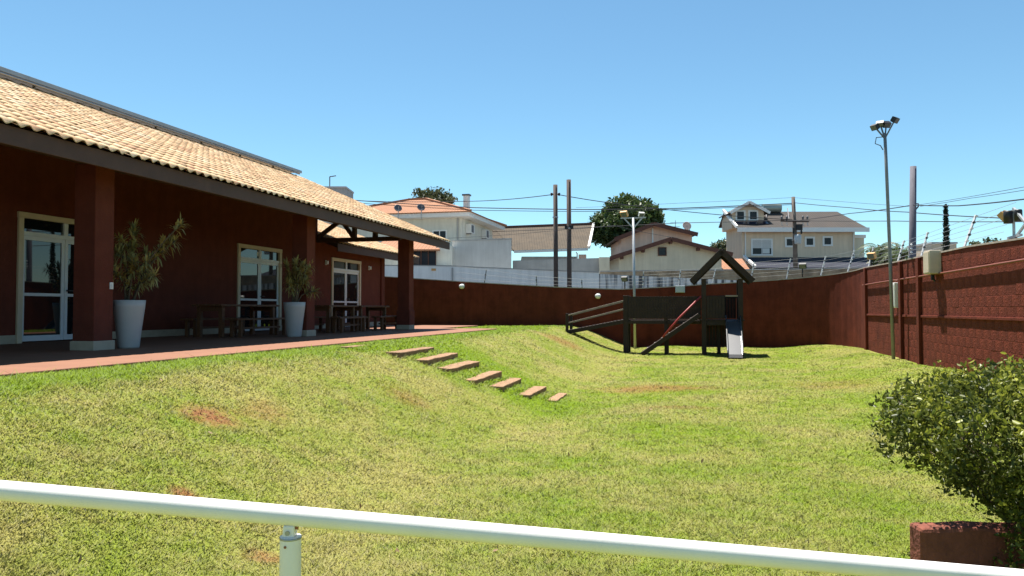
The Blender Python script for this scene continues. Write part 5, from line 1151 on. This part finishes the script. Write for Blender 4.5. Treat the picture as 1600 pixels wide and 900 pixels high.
MB(o).lathe([(.16, 0), (.16, .08)], P(889.3, 358, 39), 14).build('band', 'galv', T)
for sg in (-1, 1): MB(o).box(P(889 + sg * 4.6, 0, 39).x - .07, P(889 + sg * 4.6, 0, 39).x + .07, 38.8, 38.95, P(0, 358, 39).z, P(0, 353, 39).z).build('clamp', 'black_plastic', T)
T, o, p3 = pole('leaning_pole', 'thick bluish leaning pole behind the right wall', 1424, 1430, 259, 29, .15, 'pole_bluish', .115)
q = P(1437, 322, 29); MB(o).tube([P(1430, 318, 29), q + Vector((0, 0, .1)), q, P(1431, 329, 29)], .03, 6).build('cable_bracket', 'pole_grey', T)
for k in range(3): MB(o).lathe([(.02, -.04), (.05, 0), (.02, .04)], P(1421, 383 + k * 6, 29) + Vector((0, -.2, 0)), 8).build('insulator', 'plastic_white', T, True)

def utility_pole():
    d = 48.0; b = P(1245, 440, d); T = thing('utility_pole', 'concrete utility pole with crossarm and transformer before the beige house', 'pole', (b.x, d, -.12), 0, 'poles outside the wall'); o = Vector(T.location); tp = P(1241, 307, d)
    MB(o).tube([(b.x, d, -.3), P(1243, 370, d), tp], .17, 12, .11).build('shaft', 'pole_old', T, True)
    a, c = P(1219, 345, d), P(1263, 346, d); off = Vector((0, -.2, 0))
    MB(o).beam(a + off, c + off, .10, .12).build('crossarm', 'pole_wood', T)
    for px in (1221, 1229, 1254, 1261):
        p = P(px, 345, d) + off; MB(o).lathe([(.03, .06), (.07, .12), (.05, .17), (.08, .22), (.04, .3)], p, 10).build('insulator', 'pole_grey', T, True)
        q = P(px, 352, d) + off; MB(o).tube([p + Vector((0, 0, -.06)), q, q + Vector((.1, 0, -.05))], .025, 5).build('fuse_holder', 'galv', T)
    MB(o).lathe([(.18, 0), (.20, .05), (.20, .52), (.16, .58), (.1, .6)], P(1244, 382, d) + Vector((0, -.40, 0)), 16).build('transformer', 'plastic_grey', T, True)
    MB(o).beam(P(1242, 375, d) + Vector((0, -.3, 0)), P(1242, 375, d), .3, .1).build('transformer_bracket', 'pole_grey', T)
    for px in (1238, 1250): MB(o).lathe([(.05, 0), (.07, .1), (.05, .2), (.07, .3), (.03, .45)], P(px, 366, d) + Vector((0, -.35, 0)), 8).build('bushing', 'black_plastic', T, True)
    MB(o).box(P(1246, 0, d).x - .1, P(1249, 0, d).x + .1, d - .4, d - .2, P(0, 360, d).z, P(0, 351, d).z).build('arrester', 'black_plastic', T)
utility_pole()

def wire(lab, pts, r=.014, sag=.25, mat='wire'):
    W_ = [P(*p) for p in pts]; path = []
    for a, b in zip(W_, W_[1:]):
        for k in range(10): f = k / 10; path.append(a.lerp(b, f) - Vector((0, 0, sag * 4 * f * (1 - f) * (b - a).length / 20)))
    path.append(W_[-1]); o = MB().tube(path, r, 6).build('overhead_wire', mat); tag(o, lab, 'wire', 'overhead wires'); return o
wire('wire from behind the clubhouse rising to the shorter wooden pole', [(540, 312, 56), (726, 314, 50), (866, 303, 40)], .022, .15)
wire('wire falling right from the shorter wooden pole to the utility pole', [(870, 303, 40), (1000, 322, 44), (1239, 343, 48)], .022, .15)
wire('upper of the paired cables crossing behind both wooden poles', [(520, 310, 52), (740, 324, 47), (920, 327, 46), (1060, 325, 47), (1241, 317, 48)], .030, .04)
wire('lower of the paired cables crossing behind both wooden poles', [(520, 314, 52), (740, 328, 47), (920, 330, 46), (1060, 327, 47), (1241, 319, 48)], .018, .04)
wire('cable from the utility pole falling right to the leaning pole', [(1241, 316, 48), (1330, 324, 42), (1420, 331, 33), (1560, 340, 26), (1700, 350, 21)], .020, .06)
wire('thick cable from the leaning pole rising to the right edge', [(1241, 345, 48), (1330, 333, 40), (1428, 320, 29), (1500, 321, 25), (1600, 311, 20), (1720, 296, 17)], .020, .05)
wire('black wire running level through the utility pole crossarm', [(760, 362, 58), (940, 354, 54), (1060, 348, 50), (1220, 344, 48), (1400, 345, 42), (1600, 346, 34), (1720, 346, 30)], .022, .05)
wire('thin wire high over the beige house left of the utility pole', [(900, 324, 52), (1060, 317, 50), (1241, 308, 48)], .010, .05)
wire('thin wire high over the beige house right of the utility pole', [(1241, 308, 48), (1420, 322, 40), (1600, 292, 28), (1720, 270, 24)], .010, .05)
wire('thin low wire from the taller wooden pole towards the streaked wall', [(700, 372, 46), (889, 358, 39), (960, 352, 42), (1060, 372, 50)], .010, .1)
wire('thin faint wire reaching up to the top right corner', [(1440, 322, 30), (1520, 309, 27), (1600, 297, 24), (1720, 275, 21)], .009, .05)

# trees beyond the wall
def clump_points(center, rad, n_clump, per, cr, seed, flat=0.0, shell=.55):
    r = np.random.default_rng(seed); pts = []; rn = []
    for _ in range(n_clump):
        v = r.normal(size=3); v /= np.linalg.norm(v); v[2] = abs(v[2]) if r.random() < flat else v[2]
        c = np.array(center) + v * np.array(rad) * (shell + (1 - shell) * r.random()); base = r.random()
        q = r.normal(size=(per, 3)); q /= np.linalg.norm(q, axis=1)[:, None]; q *= (r.random(per)[:, None] ** .4) * cr * r.uniform(.7, 1.3); q[:, 2] *= .75
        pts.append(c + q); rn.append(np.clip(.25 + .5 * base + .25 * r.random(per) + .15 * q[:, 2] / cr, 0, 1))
    return np.concatenate(pts), np.concatenate(rn)
def tree(name, lab, pxc, pyc, d, rx, rz, mat, seed, ncl=60, per=130, leaf=.30, cr=.75, cat='tree', group='trees beyond the wall'):
    c = P(pxc, pyc, d); T = thing(name, lab, cat, (c.x, d, -.12), 0, group); o = Vector(T.location)
    m = MB(o); m.tube([(c.x, d, -.3), (c.x + .1, d, c.z * .4), (c.x, d, c.z)], .26, 10, .13); r = random.Random(seed)
    for k in range(7):
        a = k * .9; m.tube([(c.x, d, c.z - rz * .8 + .15 * k), (c.x + rx * .35 * math.cos(a), d + rx * .35 * math.sin(a), c.z - rz * .2), (c.x + rx * .75 * math.cos(a), d + rx * .75 * math.sin(a), c.z + rz * r.uniform(-.1, .5))], .09, 6, .03)
    m.build('trunk', 'bark', T, True)
    pts, rn = clump_points((c.x - o.x, 0, c.z - o.z), (rx, rx, rz), ncl, per, cr, seed)
    leaves('crown', pts, leaf, mat, T, .55, rn, .1, seed); return T
tree('mango_tree', 'big rounded dark green tree behind the cream house', 979, 354, 66, 2.85, 2.35, 'leaf_mango', 21, 190, 190, .30, .78)
tree('street_tree', 'loose grey green tree rising behind the orange hipped roof', 676, 318, 64, 2.2, 1.0, 'leaf_far', 22, 46, 110, .24, .50)
tree('street_tree', 'small tree showing between the cream house and the beige house', 1128, 388, 72, .9, 1.0, 'leaf_far', 23, 14, 90, .24, .45)
tree('street_tree', 'bushy green tree low above the right part of the mossy wall', 1386, 400, 46, 1.1, .6, 'leaf_far', 25, 18, 90, .2, .35)
tree('street_tree', 'small pale bush top behind the right wall', 1535, 392, 60, 1.6, .8, 'leaf_far', 26, 16, 80, .22, .4)
def palm(px, py, d, lab, seed, n=14, L_=1.6):
    c = P(px, py, d); T = thing('palm_tree', lab, 'palm', (c.x, d, -.12), 0, 'palms beyond the wall'); o = Vector(T.location); MB(o).tube([(c.x, d, -.3), (c.x + .05, d, c.z * .5), (c.x, d, c.z)], .12, 10, .09).build('trunk', 'bark', T, True)
    r = random.Random(seed); V = []; Fc = []; rn = []
    for k in range(n):
        an = k * 6.283 / n + r.uniform(-.2, .2); el = r.uniform(.3, 1.3); pts = []
        for i in range(9):
            f = i / 8; rr = L_ * f * math.cos(el * (1 - .35 * f)); zz = L_ * (f * math.sin(el) - .75 * f * f); pts.append(Vector((math.cos(an) * rr, math.sin(an) * rr, c.z - o.z + zz)))
        sd = Vector((-math.sin(an), math.cos(an), 0))
        for i in range(1, 9):
            for sg in (-1, 1):
                for h in (0, .5):
                    b = pts[i - 1].lerp(pts[i], h); tip = b + sd * sg * .34 * (1 - .6 * (i / 8)) + (pts[i] - pts[i - 1]) * .9 + Vector((0, 0, -.16)); w_ = (pts[i] - pts[i - 1]) * .16; kk = len(V); V += [b - w_, b + w_, tip]; Fc.append((kk, kk + 1, kk + 2)); rn.append(r.random())
    npmesh('fronds', np.array([tuple(v) for v in V]), np.array(Fc), 'leaf_palm', T, rn)
palm(1376, 392, 44, 'palm fronds just right of the beige house', 31); palm(1412, 396, 42, 'dark palm crown between the floodlight pole and leaning pole', 32); palm(1398, 402, 47, 'low palm crown behind the tall floodlight pole', 33, 12, 1.3)
def cypress():
    d = 32.0; b = P(1480, 400, d); T = thing('cypress_tree', 'slender dark cypress spire above the right wall', 'tree', (b.x, d, -.12), 0, 'trees beyond the wall'); o = Vector(T.location); zt = P(0, 318, d).z
    MB(o).tube([(b.x, d, -.3), (b.x, d, zt)], .07, 8, .01).build('trunk', 'bark', T, True); r = np.random.default_rng(5); n = 5200
    f = r.random(n) ** .8; z = .4 + f * (zt - .5); rad = .22 * np.clip((zt - z) / (zt - 1.4), 0, 1) ** .62 * np.sqrt(r.random(n)); a = r.uniform(0, 6.283, n)
    leaves('crown', np.stack([rad * np.cos(a), rad * np.sin(a), z - o.z], 1), .09, 'leaf_cypress', T, .4, r.random(n), 2.0, 6)
cypress()

# ------------------------------------------------------------------ foreground: handrail, low wall, shrub
def build_rail():
    y = 2.0; a, b = P(0, 763.5, y), P(1600, 902, y); dr = (b - a).normalized(); a2, b2 = a - dr * 1.0, b + dr * 1.2
    T = thing('ramp_handrail', 'white painted tubular handrail crossing the foreground', 'handrail', (a.x * .43, y, 0)); o = Vector(T.location)
    MB(o).tube([a2, a, a.lerp(b, .5), b, b2], .0255, 28).build('rail_tube', 'white_rail', T, True)
    for k in (-1, 0, 1, 2):
        x = P(457, 0, y).x + k * 1.55
        if not (a2.x < x < b2.x): continue
        f = (x - a.x) / (b.x - a.x); c = a + (b - a) * f; zt = c.z - .052; g = gz(*to_st(x, y))
        p = MB(o).tube([(x, y, g - .2), (x, y, zt - .006), (x, y, zt)], .0270, 24).build('post', 'white_rail', T, True)
        MB(o).lathe([(.0271, 0), (.0278, .001), (.0278, .006), (.020, .0065)], (x, y, zt - .007), 24).build('post_collar', 'alu', p, True)
        MB(o).beam((x - .002, y, zt - .002), (x - .001, y, c.z - .022), .030, .034, up=(0, 1, 0)).build('bracket', 'white_rail', p, bevel=.004)
        for zz, yy in ((zt + .012, -.017),):
            MB(o).tube([(x - .003, y + yy + .004, zz), (x - .003, y + yy - .0035, zz)], .0062, 14).build('bolt', 'alu', p, True)
        MB(o).tube([(x - .006, y - .0262, zt - .021), (x - .006, y - .0282, zt - .021)], .0035, 10).build('rivet', 'rust', p)
        MB(o).tube([(x + .013, y - .004, c.z - .028), (x + .02, y - .004, c.z - .0285)], .006, 8).build('weld_bead', 'rust', p, True)
build_rail()
M('red_masonry', (0.20, 0.062, 0.038), 0.92, 0.3, 6, 0.5, 40)
def build_low_wall():
    y = 4.28; x0 = P(1435, 0, y).x; x1 = x0 + 2.3; zt = EYE - (822 - HOR) / F * y; g = -.15
    T = thing('low_garden_wall', 'low red rendered wall end beneath the shrub in the right corner', 'wall', (x0 + .5, y, 0)); o = Vector(T.location)
    m = MB(o); k = 16; r = random.Random(4); vs = []
    for i in range(k + 1):
        x = x0 + (x1 - x0) * i / k; e = r.uniform(-.006, .006); vs += [(x, y + r.uniform(-.004, .004), g), (x, y + .15, g), (x, y + .15, zt + e), (x, y + r.uniform(-.004, .004), zt + e)]
    fs = [(3, 2, 1, 0), tuple(4 * k + i for i in range(4))]
    for i in range(k):
        for j in range(4): fs.append((4 * i + j, 4 * i + (j + 1) % 4, 4 * i + 4 + (j + 1) % 4, 4 * i + 4 + j))
    m.add(vs, fs).build('wall_body', 'red_masonry', T, bevel=.022)
build_low_wall()
def build_shrub():
    ax, ay = 3.27, 4.52; T = thing('clipped_shrub', 'glossy small leaved clipped shrub filling the lower right corner', 'shrub', (ax, ay, 0)); o = Vector(T.location)
    r = np.random.default_rng(9)
    def rad(z): return np.interp(z, [.30, .42, .60, .80, .97, 1.07, 1.18], [.26, .44, .70, .93, .99, .92, .56])
    # twig skeleton
    m = MB(o)
    for k in range(46):
        a = r.uniform(0, 6.283); z = r.uniform(.45, 1.1); q = Vector((ax + rad(z) * .93 * math.cos(a), ay + rad(z) * .93 * math.sin(a), z)); p = Vector((ax + r.normal() * .06, ay + r.normal() * .06, .0)); mid = p.lerp(q, .5) + Vector((r.normal() * .05, r.normal() * .05, .02 + .08 * r.random()))
        m.tube([p, p.lerp(mid, .6), mid, mid.lerp(q, .6) + Vector((0, 0, .02)), q], .012, 5, .003)
    m.build('branches', 'bark', T, True)
    # sprays of leaves on the shell, thinner inside
    n = 3700; a = r.uniform(0, 6.283, n); z = np.interp(r.random(n), [0, 1], [.34, 1.15]); f = .62 + .40 * r.random(n) ** .6
    lump = 1 + .08 * np.sin(5 * a + 9 * z) + .06 * np.sin(11 * a - 14 * z) + .05 * np.sin(23 * a + 31 * z); R = rad(z) * f * lump
    c = np.stack([ax + R * np.cos(a), ay + R * np.sin(a), z + .03 * np.sin(9 * a)], 1)
    top = r.random(n) < .28; rr = .98 * np.sqrt(r.random(n)); c[top] = np.stack([ax + rr * np.cos(a), ay + rr * np.sin(a), 1.02 + .13 * (1 - rr ** 2) + .04 * r.normal(size=n)], 1)[top]
    # hanging clump in front of the low wall
    n2 = 520; cc = np.stack([2.98 + .26 * r.normal(size=n2).clip(-1.15, 2), 4.05 + .14 * r.normal(size=n2), .50 + .23 * r.normal(size=n2)], 1); c = np.concatenate([c, cc]); 
    c[:, 2] -= .13 * np.clip((ax - .25 - c[:, 0]) / .75, 0, 1) * np.clip((c[:, 2] - .4) / .6, 0, 1)
    sp = r.random(len(c)); keep = c[:, 2] > .06; c = c[keep]; sp = sp[keep]
    per = 13; dirn = c - np.array([ax, ay, .35]); dirn /= np.linalg.norm(dirn, axis=1)[:, None]; dirn = dirn * .6 + r.normal(size=dirn.shape) * .45; dirn[:, 2] += .45; dirn /= np.linalg.norm(dirn, axis=1)[:, None]
    t_ = r.random((len(c), per)); pts = c[:, None, :] + dirn[:, None, :] * (t_[..., None] - .5) * .14 + r.normal(size=(len(c), per, 3)) * .012
    cl = np.sin(9 * c[:, 0] + 2 * np.sin(7 * c[:, 2])) * np.sin(8 * c[:, 1] + 5 * c[:, 2]) + .9 * (c[:, 2] - .8) + .5 * r.normal(size=len(c)); young = ((cl > .25)[:, None] * (t_ > .40)) * 1.0; depth = np.hypot(c[:, 0] - ax, c[:, 1] - ay) / rad(c[:, 2])
    rn = np.clip(.04 + .16 * r.random(t_.shape) + .62 * young * r.random(t_.shape) ** .5, 0, 1)
    P_ = pts.reshape(-1, 3) - np.array(o); leaves('foliage', P_, .027, 'leaf_shrub', T, .55, rn.ravel(), .5, 10, rounded=True)
    # upright young shoots
    sh = MB(o); pl = []; 
    for k in range(60):
        a_ = r.uniform(2.2, 5.6) if k < 46 else r.uniform(0, 6.28); rr_ = r.uniform(.25, 1.0); b = np.array([ax + rr_ * math.cos(a_), ay + rr_ * math.sin(a_), 1.0 + .12 * (1 - rr_ ** 2) - .13 * min(1, max(0, (-.25 - rr_ * math.cos(a_)) / .75))]); h = r.uniform(.06, .19); d_ = np.array([.25 * math.cos(a_) + r.normal() * .15, r.normal() * .15, 1]); e = b + d_ * h; sh.tube([Vector(b), Vector((b + e) / 2), Vector(e)], .003, 4, .0015)
        for i in range(11): pl.append(b + (e - b) * (i / 10) + r.normal(size=3) * .004)
    sh.build('shoots', 'bark', T)['kind'] = 'stuff'; leaves('young_leaves', np.array(pl) - np.array(o), .031, 'leaf_shrub', T, .55, np.clip(.6 + .4 * r.random(len(pl)), 0, 1), .5, 12, rounded=True)
build_shrub()
